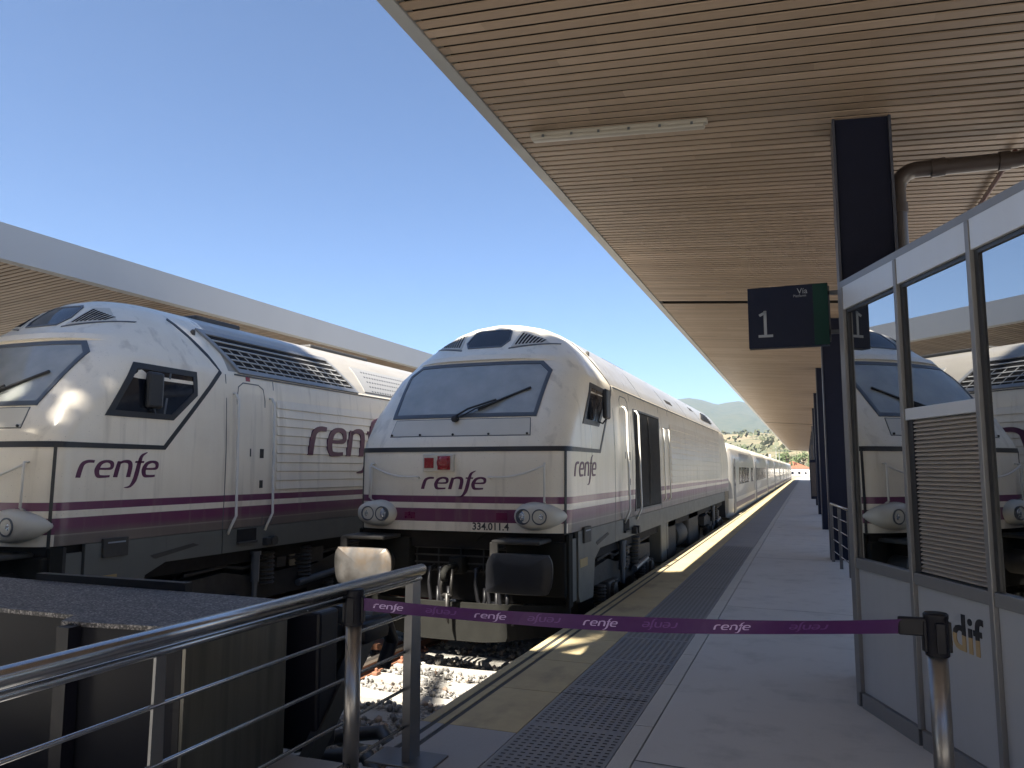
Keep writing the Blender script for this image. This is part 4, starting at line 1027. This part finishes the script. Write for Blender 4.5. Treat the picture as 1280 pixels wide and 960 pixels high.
            gp2 = rect(5.62, 3.47, 9.2, 3.90); g2 = decal('mesh_grille', 'mesh_plate', [gp2], S, 0.012, 0.03, 0.08, t)
            decal('red_mark', 'red_lens', [rect(2.66, 3.42-0.09, 2.74, 3.40)], S, 0.004, 0.006, None, t)
        MB().lathe([(0.03, 0), (0.03, 0.05), (0.015, 0.07)], (s*1.0, 2.06 if variant == 'b' else 2.3, 3.86), 'z', 10).build('roof_lug', 'exhaust', t)
    # roof equipment
    m = MB(); m.box((-0.42, 2.7, 4.18), (0.42, 3.6, 4.285), 0.03); m.cut(); m.box((-0.5, 5.2, 4.15), (0.5, 7.0, 4.26), 0.03); m.cut(); m.box((-0.45, 14.2, 4.15), (0.45, 16.2, 4.27), 0.03); m.build('roof_equipment', 'exhaust', t)
    m = MB(); m.box((-0.12, 2.15, 4.2), (0.12, 2.55, 4.27), 0.02); m.cut(); m.tube([(-0.12, 2.6, 4.24), (0.12, 2.6, 4.24)], 0.04, 8); m.build('horn', 'frame_black', t)
    # cab interior
    m = MB(); m.box((-0.95, 0.62, 2.45), (0.95, 0.95, 2.85), 0.03); m.build('control_desk', 'seat_interior', t)
    for x in (-0.55, 0.45): m = MB(); m.box((x-0.24, 1.3, 2.2), (x+0.24, 1.75, 2.7), 0.04); m.box((x-0.24, 1.68, 2.65), (x+0.24, 1.8, 3.2), 0.05); m.build('seat', 'seat_interior', t)
    buffer(t, -1, 'buffer_bright'); buffer(t, 1, 'buffer_dark')
    return t
loco1 = build_loco((TX1, 8.62, RAIL_Z), 'right-hand locomotive numbered 334.011.4 on the track beside the platform', 'a')
loco2 = build_loco((TX2, 5.38, RAIL_Z), 'left-hand locomotive cut off by the left edge, with the louvred roof grille', 'b')
# ------------------------------------------------------------------ coaches
def build_coach(y0, label, end=False):
    t = tag(empty('passenger_coach', (TX1, y0, RAIL_Z)), label, 'railway coach', 'low cream coaches behind the right-hand locomotive'); L = 12.8
    prof = [(1.36, 0.42), (1.45, 0.62), (1.47, 1.1), (1.47, 2.45), (1.42, 2.85), (1.25, 3.12), (0.9, 3.28), (0.4, 3.34), (0, 3.35)]
    prof = prof+[(-x, z) for x, z in prof[-2::-1]]
    st = [(0.0, 0.90), (0.10, 0.96), (0.35, 1.0), (L-0.35, 1.0), (L-0.1, 0.96), (L, 0.90)] if end else [(0.0, 0.985), (0.06, 1.0), (L-0.06, 1.0), (L, 0.985)]
    mb = MB(); n = len(prof)
    for y, s in st: mb.v += [(x*s, y, (z-1.8)*(s*0.5+0.5)+1.8) for x, z in prof]
    for i in range(len(st)-1):
        for j in range(n): mb.f.append([i*n+j, i*n+(j+1) % n, (i+1)*n+(j+1) % n, (i+1)*n+j]); mb.mi.append(0)
    mb.f += [list(range(n)), [(len(st)-1)*n+j for j in range(n)]]; mb.mi += [0, 0]
    mb.build('body', 'coach_paint', t, autos=35)
    for s in (-1, 1):
        m = MB(); m.box((s*1.47-0.006, 0.5, 0.78), (s*1.47+0.006, L-0.5, 0.98)); m.build('purple_band', 'coach_purple', t)
        for k in range(7):
            if end and k in (0, 5): continue
            y = 1.7+k*1.42; m = MB(); m.box((s*1.475-0.008, y, 1.62), (s*1.475+0.008, y+1.08, 2.28), 0.006); m.build('window', 'cab_glass_dark', t)
        d = MB(); d.box((s*1.475-0.006, 0.55, 0.62), (s*1.475+0.006, 1.35, 2.6), 0.004); d = d.build('door', 'coach_grey', t)
        m = MB(); m.box((s*1.484-0.004, 0.78, 1.6), (s*1.484+0.004, 1.12, 2.3)); m.build('pane', 'cab_glass_dark', d)
        m = MB(); m.box((s*1.40-0.02, 1.6, 0.12), (s*1.40+0.02, L-0.6, 0.42), 0.01); m.build('side_skirt', 'coach_grey', t)
    m = MB(); m.box((-1.2, -0.14, 0.5), (1.2, 0.02, 3.05)); m.build('gangway', 'rubber_black', t)
    m = MB(); m.lathe([(0.35, -0.9), (0.41, -0.88), (0.41, -0.80), (0.35, -0.78)], (0, 0.0, 0.42), 'x', 20); m.tube([(-0.8, 0, 0.42), (0.8, 0, 0.42)], 0.08, 8); m.lathe([(0.35, 0.78), (0.41, 0.80), (0.41, 0.88), (0.35, 0.9)], (0, 0.0, 0.42), 'x', 20); m.tube([(-0.8, 0, 0.42), (0.8, 0, 0.42)], 0.08, 8); m.build('wheelset', 'bogie_black', t)
    m = MB(); m.box((-0.5, 3, 3.33), (0.5, 5.2, 3.45), 0.03); m.build('roof_unit', 'coach_grey', t)
    return t
cA = build_coach(28.75, 'first cream coach with the bright rounded end, coupled right behind the locomotive', True)
cB = build_coach(28.75+13.0, 'second cream coach of the train, next after the one with the rounded end', False)
nm = ['third', 'fourth', 'fifth', 'sixth', 'seventh', 'eighth', 'ninth']
for i in range(7):
    c = copy_tree(cB); c.location.y = 28.75+13.0*(i+2); c['label'] = nm[i]+' cream coach of the receding train, counted from the locomotive'
# ================================================================== KIOSK
kz = R(-90+21.5)
K0 = tag(empty('glazed_kiosk', (0.305, 5.93, 0), kz), 'angled metal kiosk with mirror-like panes and a ribbed louvre under the canopy', 'kiosk')
BW, NB, DEP, HT = 0.75, 5, 1.9, 2.90
def kbox(name, lo, hi, mat, parent=K0, bev=0.0): return MB().box(lo, hi, bev).build(name, mat, parent)
for i in range(NB+1):
    x = i*BW
    p = kbox('mullion', (x, -0.035, 0.10), (x+0.036, 0.03, HT-0.005), 'kiosk_fascia' if False else 'kiosk_frame', bev=0.003)
kbox('corner_post', (-0.045, -0.03, 0.0), (-0.002, 0.05, HT-0.004), 'kiosk_frame', bev=0.004)
for i in range(NB):
    x0, x1 = i*BW+0.038, (i+1)*BW-0.002
    kbox('sill_rail', (x0, -0.028, 0.925), (x1, 0.02, 0.995), 'kiosk_frame', bev=0.003)
    kbox('lower_panel', (x0, -0.008, 0.105), (x1, 0.02, 0.923), 'kiosk_panel')
    kbox('base_rail', (x0, -0.03, 0.0), (x1, 0.03, 0.10), 'kiosk_frame', bev=0.003)
    kbox('fascia_panel', (x0, -0.03, HT-0.165), (x1, 0.02, HT), 'kiosk_fascia', bev=0.003)
    lo = 0.998
    if i == 1:
        kbox('transom', (x0, -0.026, 1.895), (x1, 0.02, 1.965), 'kiosk_fascia', bev=0.003); lo = 1.968
        m = MB(); z = 1.005
        while z < 1.885:
            m.prism([(0.006, z), (-0.010, z+0.003), (-0.010, z+0.011), (0.006, z+0.0225)], x0+0.06, x1-0.01, 'x'); z += 0.024
        lv = m.build('louvre', 'louvre_slats', K0); kbox('louvre_backing', (x0, 0.008, 0.998), (x1, 0.02, 1.893), 'void_dark', lv); kbox('louvre_guide', (x0, -0.012, 0.998), (x0+0.055, 0.006, 1.893), 'frame_black', lv)
    f = MB(); f.box((x0, -0.012, lo), (x0+0.030, 0.02, HT-0.167)); f.box((x1-0.008, -0.012, lo), (x1, 0.02, HT-0.167)); f.box((x0+0.03, -0.012, HT-0.190), (x1-0.008, 0.02, HT-0.167)); f = f.build('window_frame', 'frame_black', K0)
    kbox('glass_pane', (x0+0.030, 0.000, lo), (x1-0.008, 0.006, HT-0.190), 'kiosk_glass', f)
# side return, rear and roof
for j in range(2):
    y0, y1 = j*0.95+0.055, j*0.95+0.93
    kbox('lower_panel', (-0.03, y0, 0.10), (-0.005, y1, 0.923), 'kiosk_panel'); kbox('fascia_panel', (-0.04, y0, HT-0.165), (-0.004, y1, HT), 'kiosk_fascia'); kbox('glass_pane', (-0.025, y0, 0.998), (-0.018, y1, HT-0.167), 'kiosk_glass')
    kbox('mullion', (-0.045, y1, 0.0), (0.0, y1+0.04, HT), 'kiosk_frame'); kbox('sill_rail', (-0.04, y0, 0.925), (0.0, y1, 0.995), 'kiosk_frame'); kbox('base_rail', (-0.04, y0, 0), (0, y1, 0.1), 'kiosk_frame')
L_ = NB*BW
kbox('rear_wall', (-0.04, DEP, 0), (L_+0.04, DEP+0.04, HT), 'kiosk_panel'); kbox('end_wall', (L_+0.038, 0.04, 0), (L_+0.07, DEP, HT), 'kiosk_panel'); kbox('roof', (-0.035, -0.02, HT+0.002), (L_+0.06, DEP+0.03, HT+0.05), 'kiosk_frame'); kbox('floor', (0.0, 0.03, 0.01), (L_, DEP-0.01, 0.04), 'void_dark')
kbox('counter', (1.7, 0.35, 0.04), (3.6, 0.95, 0.78), 'seat_interior'); kbox('rear_lining', (0.0, DEP-0.06, 0.05), (L_, DEP-0.01, HT-0.02), 'void_dark'); kbox('ceiling_lining', (0.0, 0.04, HT-0.05), (L_, DEP-0.08, HT-0.01), 'void_dark')
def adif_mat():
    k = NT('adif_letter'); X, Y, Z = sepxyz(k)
    c = k.mix(k.math('GREATER_THAN', k.math('ADD', Z, k.math('MULTIPLY', k.noise(14, 2), 0.02)), 0.735), (0.36, 0.25, 0.12), (0.010, 0.012, 0.018)); return k.out(c, 0.4)  # lower half painted gold for sun reflected off the letters
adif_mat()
KF = lambda a, b, off=0.0: Vector((a, -0.008-off, b))
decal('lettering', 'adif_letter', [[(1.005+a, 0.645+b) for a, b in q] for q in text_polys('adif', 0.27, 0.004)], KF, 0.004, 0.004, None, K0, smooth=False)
decal('leaf_emblem', 'leaf_green_letter', [[(0.83, 0.75), (0.86, 0.665), (0.90, 0.755)]], KF, 0.004, 0.004, None, K0, smooth=False)
# ------------------------------------------------------------------ pipe, conduit, lamp, sign
t = tag(empty('drainpipe', (0.80, 6.95, 0)), 'thick brown drainpipe bending from the first column along the ceiling', 'pipe')
pts = [(0, 0, 0.0), (0, 0, 3.9)]+[(0.16*(1-math.cos(a)), 0, 3.92+0.16*math.sin(a)) for a in (0.3, 0.6, 0.9, 1.2, 1.5)]+[(0.86, 0, 4.06)]+[(0.88+0.14*math.sin(a), -0.14*(1-math.cos(a)), 4.06+0.01) for a in (0.3, 0.7, 1.1, 1.5)]+[(1.03, -0.9, 4.09), (1.04, -2.6, 4.09)]
MB().tube(pts, 0.067, 18).build('pipe', 'pipe_brown', t, smooth=True)
for p, q in (((0, 0, 3.72), (0, 0, 3.80)), ((0.26, 0, 4.075), (0.36, 0, 4.075)), ((0.74, 0, 4.062), (0.82, 0, 4.062)), ((0, 0, 2.2), (0, 0, 2.26))): MB().tube([p, q], 0.077, 18).build('pipe_collar', 'pipe_brown', t, autos=40)
t = tag(empty('conduit', (1.72, 7.2, 0)), 'thin dark red conduit running under the ceiling from the drainpipe behind the kiosk', 'conduit')
MB().tube([(0, 0, 4.22), (0.0, 6, 4.22), (0, 30, 4.22)], 0.022, 8).build('pipe', 'conduit_red', t)
t = tag(empty('strip_light', (-2.17, 6.16, 4.50)), 'long pale strip light fixed under the slatted ceiling near its edge', 'light fitting')
sl = -0.075
Mx = Matrix.Rotation(-math.atan(sl)*-1*-1, 4, 'Y')
def rotc(o): o.rotation_euler = (0, math.atan(-sl), 0)
o = MB().box((0, -0.035, 0.015), (1.53, 0.035, 0.055), 0.012).build('housing', 'lamp_cover', t, autos=40); rotc(o)
o = MB().box((0.02, -0.042, -0.02), (1.51, 0.042, 0.018), 0.015).build('diffuser', 'lamp_cover', t, autos=40); rotc(o)
m = MB()
for x in (0.12, 0.38, 0.62, 0.88, 1.14, 1.4): m.box((x, -0.050, 0.0), (x+0.02, -0.042, 0.022)); m.box((x, 0.042, 0.0), (x+0.02, 0.050, 0.022))
o = m.build('clip', 'seal_grey', t); rotc(o)
t = tag(empty('platform_sign', (-0.39, 6.36, 2.56)), 'dark blue and green hanging platform sign reading Vía 1', 'sign')
MB().box((0, 0, 0), (0.60, 0.09, 0.49), 0.004).build('panel', 'sign_navy', t); MB().box((0.49, -0.003, 0.004), (0.597, 0.0, 0.486)).build('green_band', 'sign_green', t)
MB().box((0.60, 0.03, 0.03), (0.612, 0.06, 0.47)).build('edge_trim', 'seal_grey', t)
SG = lambda a, b, off=0.0: Vector((a, -off, b))
m = decal('number', 'sign_letter', [ribbon([(0.085, 0.262), (0.135, 0.287)], 0.020)[0], rect(0.118, 0.105, 0.140, 0.298), rect(0.075, 0.085, 0.185, 0.105)], SG, 0.003, 0.003, None, t, smooth=False)
decal('lettering', 'sign_letter', [[(0.375+a, 0.418+b) for a, b in q] for q in text_polys('Vía', 0.062)], SG, 0.003, 0.003, None, t, smooth=False)
decal('lettering', 'sign_letter', [[(0.345+a, 0.392+b) for a, b in q] for q in text_polys('Platform', 0.028)], SG, 0.003, 0.003, None, t, smooth=False)
m = MB(); m.box((0.6, 0.03, 0.40), (0.72, 0.06, 0.43)); m.box((0.6, 0.03, 0.09), (0.72, 0.06, 0.12)); m.build('bracket', 'seal_grey', t)
# ------------------------------------------------------------------ queue barrier
def stanchion(x, y, label):
    t = tag(empty('barrier_post', (x, y, 0)), label, 'barrier post', 'black-headed posts holding the belt')
    MB().lathe([(0.17, 0.0), (0.17, 0.012), (0.10, 0.028), (0.04, 0.034)], (0, 0, 0), 'z', 32).build('base', 'stanchion_black', t, autos=35)
    MB().lathe([(0.038, 0.03), (0.038, 0.86)], (0, 0, 0), 'z', 28).build('tube', 'stanchion_metal', t, smooth=True)
    MB().lathe([(0.044, 0.855), (0.045, 0.86), (0.045, 1.0), (0.047, 1.005), (0.047, 1.018), (0.041, 1.024)], (0, 0, 0), 'z', 28).build('head', 'stanchion_black', t, autos=30)
    m = MB()
    for k in range(4): a = k*math.pi/2+0.2; m.box((-0.018, 0.040, 0.87), (0.018, 0.053, 0.99), 0.004, Matrix.Rotation(a, 4, 'Z'))
    m.build('belt_slot', 'stanchion_black', t); return t
SLX, SLY, SRX, SRY = -2.075, 3.30, 0.465, 3.60
stanchion(SLX, SLY, 'left barrier post standing against the steel handrail')
stanchion(SRX, SRY, 'right barrier post standing in front of the metal kiosk panels')
A = Vector((SLX+0.05, SLY, 0.955)); B = Vector((SRX-0.10, SRY-0.01, 0.965)); D = B-A; LB = D.length; hd = Vector((D.x, D.y, 0)).normalized(); nb = Vector((hd.y, -hd.x, 0))
def BL(a, b, off=0.0):
    q = a/LB; p = A+D*q; tw = 0.015*math.sin(q*9)
    return Vector((p.x, p.y, p.z-0.040*4*q*(1-q)+b))+nb*(off+tw*(b/0.03))
m = MB(); NBL = 60
vs = []; 
for i in range(NBL+1):
    a = LB*i/NBL; vs += [BL(a, -0.030, 0.0012), BL(a, 0.030, 0.0012), BL(a, 0.030, -0.0012), BL(a, -0.030, -0.0012)]
fs = [[i*4+k, i*4+(k+1) % 4, i*4+4+(k+1) % 4, i*4+4+k] for i in range(NBL) for k in range(4)]+[[0, 1, 2, 3], [NBL*4, NBL*4+3, NBL*4+2, NBL*4+1]]
belt = m.add(vs, fs).build('barrier_belt', 'belt_purple'); tag(belt, 'purple belt printed with renfe stretched between the two barrier posts', 'barrier belt')
fr = [0.0, 0.105, 0.205, 0.315, 0.425, 0.54, 0.665, 0.79]
for i, q in enumerate((0.015, 0.125, 0.225, 0.33, 0.437, 0.545, 0.672, 0.80)):
    wd = 0.150; x = 0.02+q*LB
    if i % 2 == 0: pl_ = [[(x+a*wd/4.5, -0.012+b*0.021) for a, b in z] for z in RENFE]
    else: pl_ = [[(x+wd-a*wd/4.5, 0.012-b*0.021) for a, b in z] for z in RENFE]
    decal('belt_lettering', 'belt_letter' if i % 2 == 0 else 'belt_letter_dim', pl_, BL, 0.0022, 0.001, None, belt, smooth=False)
m = MB(); c = BL(LB+0.02, 0, 0); m.box((c.x-0.06, c.y-0.014, c.z-0.036), (c.x+0.06, c.y+0.014, c.z+0.036), 0.006); m.build('belt_clip', 'stanchion_black', belt)
# ------------------------------------------------------------------ steel railing, left
t = tag(empty('steel_railing', (-2.13, 3.97, 0)), 'polished steel railing running from the track end towards the viewer', 'railing')
y_end = -4.4
MB().tube([(0.02, 0.10, 1.025), (0.02, y_end, 1.025)], 0.032, 24).build('handrail', 'handrail_steel', t, smooth=True)
MB().tube([(0.01, 0.10, 0.972), (0.01, y_end, 0.972)], 0.015, 14).build('lower_tube', 'handrail_steel', t, smooth=True)
for z in (0.79, 0.59, 0.39, 0.19): MB().tube([(0, 0.0, z), (0, y_end, z)], 0.0085, 10).build('rod', 'handrail_steel', t, smooth=True)
for i, y in enumerate((0.0, -1.82, -3.64)):
    m = MB(); m.prism([(-0.030, 0.0), (0.030, 0.0), (0.030, 0.5), (0.022, 0.97), (-0.022, 0.97), (-0.030, 0.5)], 0, 0.012, 'x')
    v = m.build('railing_post', 'flat_steel', t); v.location = (-0.006, y, 0)
    if i == 0: v.scale = (4.0, 2.0, 1)
    MB().box((-0.05, -0.06, 0.0), (0.05, 0.06, 0.012), 0.003).build('foot_plate', 'flat_steel', v)
# railing beyond the kiosk
t = tag(empty('steel_railing', (0.36, 14.6, 0)), 'short steel railing between the kiosk and the second column', 'railing')
for z, r in ((1.0, 0.024), (0.8, 0.01), (0.6, 0.01), (0.4, 0.01), (0.2, 0.01)): MB().tube([(0.02, 0.2, z), (0.20, -1.9, z), (0.9, -1.95, z)], r, 10).build('rod' if r < 0.02 else 'handrail', 'handrail_steel', t, smooth=True)
for x, y in ((0.02, 0.2), (0.11, -0.85), (0.20, -1.9)): MB().box((x-0.025, y-0.02, 0), (x+0.025, y+0.02, 0.99)).build('railing_post', 'flat_steel', t)
# ------------------------------------------------------------------ granite block and buffer stop
t = tag(empty('granite_block', (-2.80, 3.0, 0)), 'big dark granite-topped block closing the track ends behind the railing', 'stone block')
m = MB(); m.prism([(0.0, -0.02), (-0.02, 0.80), (-5.9, 0.98), (-5.9, 0.05), (-0.78, 0.02), (-0.70, -0.12), (-0.06, -0.04)], 0.828, 0.85, 'z'); m.build('granite_slab', 'granite_top', t)
m = MB(); m.prism([(-0.03, -0.01), (-0.06, -0.02), (-0.69, -0.10), (-0.77, 0.04), (-5.88, 0.07), (-5.88, 0.3), (-0.03, 0.3)], -0.02, 0.826, 'z'); m.build('front_cladding', 'polished_cladding', t)
m = MB(); m.box((-5.86, 0.302, -0.02), (-0.045, 0.79, 0.825)); m.build('core', 'concrete_edge', t); m = MB(); m.box((-0.043, 0.302, -0.02), (-0.026, 0.79, 0.825)); m.build('side_cladding', 'brushed_cladding', t)
m = MB(); m.box((-0.028, -0.008, -0.02), (-0.008, 0.300, 0.825)); m.build('corner_cladding', 'brushed_cladding', t)
m = MB(); m.box((-0.66, -0.175, 0.0), (-0.58, -0.105, 0.835)); m.build('black_post', 'stanchion_black', t)
m = MB(); m.box((-2.15, 0.86, 0.62), (-0.85, 0.92, 0.895)); m.build('rear_beam', 'stanchion_black', t)
def bstop(tx, label, y=3.95):
    t = tag(empty('buffer_stop', (tx, y, RAIL_Z)), label, 'buffer stop', 'buffer stops at the heads of the two tracks')
    m = MB(); m.box((-1.25, -0.10, 0.55), (1.25, 0.10, 1.35), 0.02); m.build('buffer_beam', 'stanchion_black', t)
    for s in (-1, 1):
        x = s*0.975; m = MB(); m.lathe([(0.19, 0.1), (0.19, 0.18), (0.15, 0.2), (0.15, 0.34), (0.12, 0.36), (0.12, 0.48), (0.23, 0.49), (0.24, 0.54), (0.1, 0.57)], (x, 0, 1.05), 'y', 24); m.build('hydraulic_buffer', 'hose_black', t, autos=30)
        m = MB(); m.prism([(-0.75, 0.02), (-0.60, 0.02), (0.60, 1.16), (0.60, 1.26), (0.48, 1.26)], x+s*0.26-0.03, x+s*0.26+0.03, 'x'); m.build('strut', 'strut_grey', t)
        m = MB(); m.box((x+s*0.16, 0.30, 1.08), (x+s*0.34, 0.62, 1.22), 0.03); m.tube([(x+s*0.26, 0.35, 1.20), (x+s*0.3, 0.62, 1.18), (x+s*0.26, 0.78, 1.02), (x+s*0.24, 0.7, 0.85)], 0.05, 10); m.build('clamp', 'stanchion_black', t, autos=40)
    return t
bstop(TX1, 'black hydraulic buffer stop with a leaning strut behind the railing, on the right track', 4.05); bstop(TX2, 'black hydraulic buffer stop hidden behind the granite block, on the left track')
for k, (x, y, l) in enumerate(((-2.92, 4.9, 'thick black hose looping over the ballast, the nearer of the two by the strut'), (-3.05, 5.35, 'thick black hose looping over the ballast, the farther of the two by the strut'))):
    o = MB().tube([(x-0.9, y+0.1, -0.62), (x-0.45, y+0.16, -0.50), (x-0.1, y+0.10, -0.42), (x+0.18, y-0.15, -0.50), (x+0.28, y-0.5, -0.66)], 0.055, 12).build('hose', 'hose_black', None, smooth=True); tag(o, l, 'hose', 'black hoses on the ballast')
# red target board between the tracks
t = tag(empty('stop_marker', (-5.72, 9.9, -0.72)), 'small red marker board with a white sign lying low between the tracks', 'track marker')
MB().box((-0.13, 0, 0.0), (0.13, 0.03, 0.26), 0.01).build('board', 'target_red', t)
decal('lettering', 'white_paint', [[(-0.055+a, 0.07+b) for a, b in q] for q in text_polys('K', 0.15, 0.003)], SG, 0.003, 0.003, None, t, smooth=False)
t = tag(empty('red_box', (-5.95, 11.3, -0.72)), 'dull red metal box on the ballast just behind the marker board', 'box'); MB().box((-0.32, 0, 0.02), (0.30, 0.35, 0.42), 0.02).build('case', 'target_red', t); MB().box((-0.34, -0.02, 0.42), (0.32, 0.37, 0.46), 0.01).build('lid', 'rail_rust', t)
t = tag(empty('timber_baulk', (-5.15, 9.0, -0.66)), 'flat rusty plank lying on the ballast by the left rail', 'plank'); MB().box((-0.9, -0.16, -0.03), (0.15, 0.16, 0.04), 0.01).build('plank', 'rail_rust', t)
o = MB().tube([(-6.2, 8.6, -0.66), (-6.0, 8.9, -0.58), (-5.7, 9.0, -0.56), (-5.45, 9.3, -0.60), (-5.3, 9.8, -0.66)], 0.035, 10).build('loose_cable', 'white_paint', None, smooth=True); tag(o, 'pale curved cable guard lying between the two tracks', 'cable')
# ================================================================== FAR SCENERY
def house(x, y, w_, d_, h_, label, roof='tile_red', wall='wall_white'):
    t = tag(empty('house', (x, y, hill_h(x, y)-0.5)), label, 'house', 'houses beyond the end of the platform')
    MB().box((-w_/2, 0, 0), (w_/2, d_, h_)).build('wall', wall, t)
    rf = MB(); rf.prism([(-w_/2-0.5, h_+0.003), (w_/2+0.5, h_+0.003), (0, h_+w_*0.22)], -0.4, d_+0.4, 'y'); rf = rf.build('roof', roof, t); MB().box((w_*0.2, d_*0.4, h_+0.3), (w_*0.2+0.7, d_*0.4+0.7, h_+w_*0.22+0.8)).build('chimney', wall, rf)
    for i in range(int(w_/3)):
        for z in ((1.2, 4.2) if h_ > 5 else (1.2,)):
            q = MB().box((-w_/2+1.2+i*3, -0.04, z), (-w_/2+2.4+i*3, 0.0, z+1.4)).build('window', 'cab_glass_dark', t)
house(-17, 330, 14, 10, 5.8, 'white house with a red roof standing just left of the canopy end')
house(-33, 350, 12, 9, 5.2, 'smaller cream house farther left, partly behind trees', 'tile_red', 'wall_cream')
house(-6, 390, 16, 10, 4.0, 'long low white house seen under the far end of the canopy')
house(14, 420, 18, 10, 6.2, 'white block on the right beyond the platform end', 'roof_sheet')
rnd = random.Random(21)
G = 'trees beyond the end of the railway line'
for i in range(26):
    x = -75+i*4.4+rnd.uniform(-2, 2); y = rnd.uniform(300, 400)
    if i in (13, 16): y = 440
    h = rnd.uniform(7, 13); ty = i % 3
    tree((x, y, -1.3), h, (h*0.38, h*0.38), 420, 0.45, ['rounded green tree in the far tree line beyond the coaches', 'dry pale green tree in the far tree line beyond the coaches', 'taller dark green tree in the far tree line beyond the coaches'][ty], G+[', rounded', ', dry', ', tall'][ty], ['leaf', 'leaf_dry', 'leaf'][ty], 40+i, 0.25)
# shrubs as scattered ground cover on the near hill
mb = MB(); rnd = random.Random(5)
for i in range(1500):
    a = R(rnd.uniform(-30, 20)); r = rnd.uniform(430, 1900); x, y = r*math.sin(a), r*math.cos(a); z = hill_h(x, y); s = rnd.uniform(1.2, 4.0)*(1+r/1500)
    for k in range(7):
        px, py, pz = x+rnd.uniform(-s, s), y+rnd.uniform(-s, s), z+rnd.uniform(0, s*0.9); q = s*0.5
        u = Vector((rnd.gauss(0, 1), rnd.gauss(0, 1), rnd.gauss(0, 1))).normalized(); v = u.orthogonal().normalized(); p = Vector((px, py, pz)); mb.add([p-u*q, p+v*q, p+u*q, p-v*q], [[0, 1, 2, 3]])
tag(mb.build('scrub', 'leaf_dry'), 'scattered scrub and small trees over the dry hillside', 'scrub', kind='stuff')
# fence and lamp posts past the platform end
t = tag(empty('end_fence', (-1.0, 176, 0)), 'pale railing fence across the far end of the platform', 'fence')
m = MB()
for i in range(30): m.box((i*0.5-0.02, 0, 0), (i*0.5+0.02, 0.04, 1.1))
m.build('bars', 'white_paint', t); m = MB(); m.box((-0.1, 0, 1.1), (14.6, 0.05, 1.16)); m.box((-0.1, 0, 0.15), (14.6, 0.05, 0.2)); m.build('rails', 'white_paint', t)
for i, (x, y) in enumerate(((-6.2, 182), (2.5, 150), (-6.4, 210))):
    t = tag(empty('lamp_post', (x, y, -0.5)), ['slim pale lamp post left of the track beyond the coaches', 'slim pale lamp post on the sunlit platform end', 'farthest slim lamp post by the track'][i], 'lamp post', 'lamp posts beyond the canopy')
    MB().tube([(0, 0, 0), (0, 0, 7)], [0.09, 0.05], 8).build('pole', 'roof_sheet', t); MB().box((-0.1, -0.7, 6.95), (0.1, 0.1, 7.1), 0.03).build('lamp_head', 'roof_sheet', t)
t = tag(empty('line_sign', (-6.1, 196, -0.6)), 'white rectangular board on posts beside the line beyond the train', 'sign')
MB().box((-1.0, 0, 2.6), (1.0, 0.05, 3.9)).build('board', 'white_paint', t); MB().box((-0.9, 0.05, 0), (-0.8, 0.12, 3.0)).build('post', 'roof_sheet', t); MB().box((0.8, 0.05, 0), (0.9, 0.12, 3.0)).build('post', 'roof_sheet', t)
# floodlight mast over the far canopy (seen mirrored in the kiosk glass)
t = tag(empty('floodlight_mast', (-13.0, 6.5, -0.02)), 'tall mast with a small floodlight behind the far canopy', 'floodlight'); MB().tube([(0, 0, 0), (0, 0, 9.0)], [0.1, 0.06], 10).build('pole', 'roof_sheet', t); MB().box((-0.3, -0.2, 8.9), (0.3, 0.2, 9.25), 0.04).build('lamp_head', 'frame_black', t)
# ------------------------------------------------------------------ air
hz = MB().box((-7000, -100, -3.0), (7000, 6600, 420)); me = bpy.data.meshes.new('haze'); me.from_pydata([tuple(v) for v in hz.v], [], hz.f)
hm = bpy.data.materials.new('haze'); hm.use_nodes = True; hn = hm.node_tree; hn.nodes.remove(hn.nodes['Principled BSDF'])
pv = hn.nodes.new('ShaderNodeVolumePrincipled'); pv.inputs['Density'].default_value = HAZE_D; pv.inputs['Color'].default_value = (0.66, 0.80, 1.0, 1); pv.inputs['Anisotropy'].default_value = 0.3
hn.links.new(pv.outputs[0], hn.nodes['Material Output'].inputs['Volume']); MATS['haze'] = hm
o = link('haze', me, 'haze'); tag(o, 'thin blue summer haze over the hills', 'haze', kind='stuff')
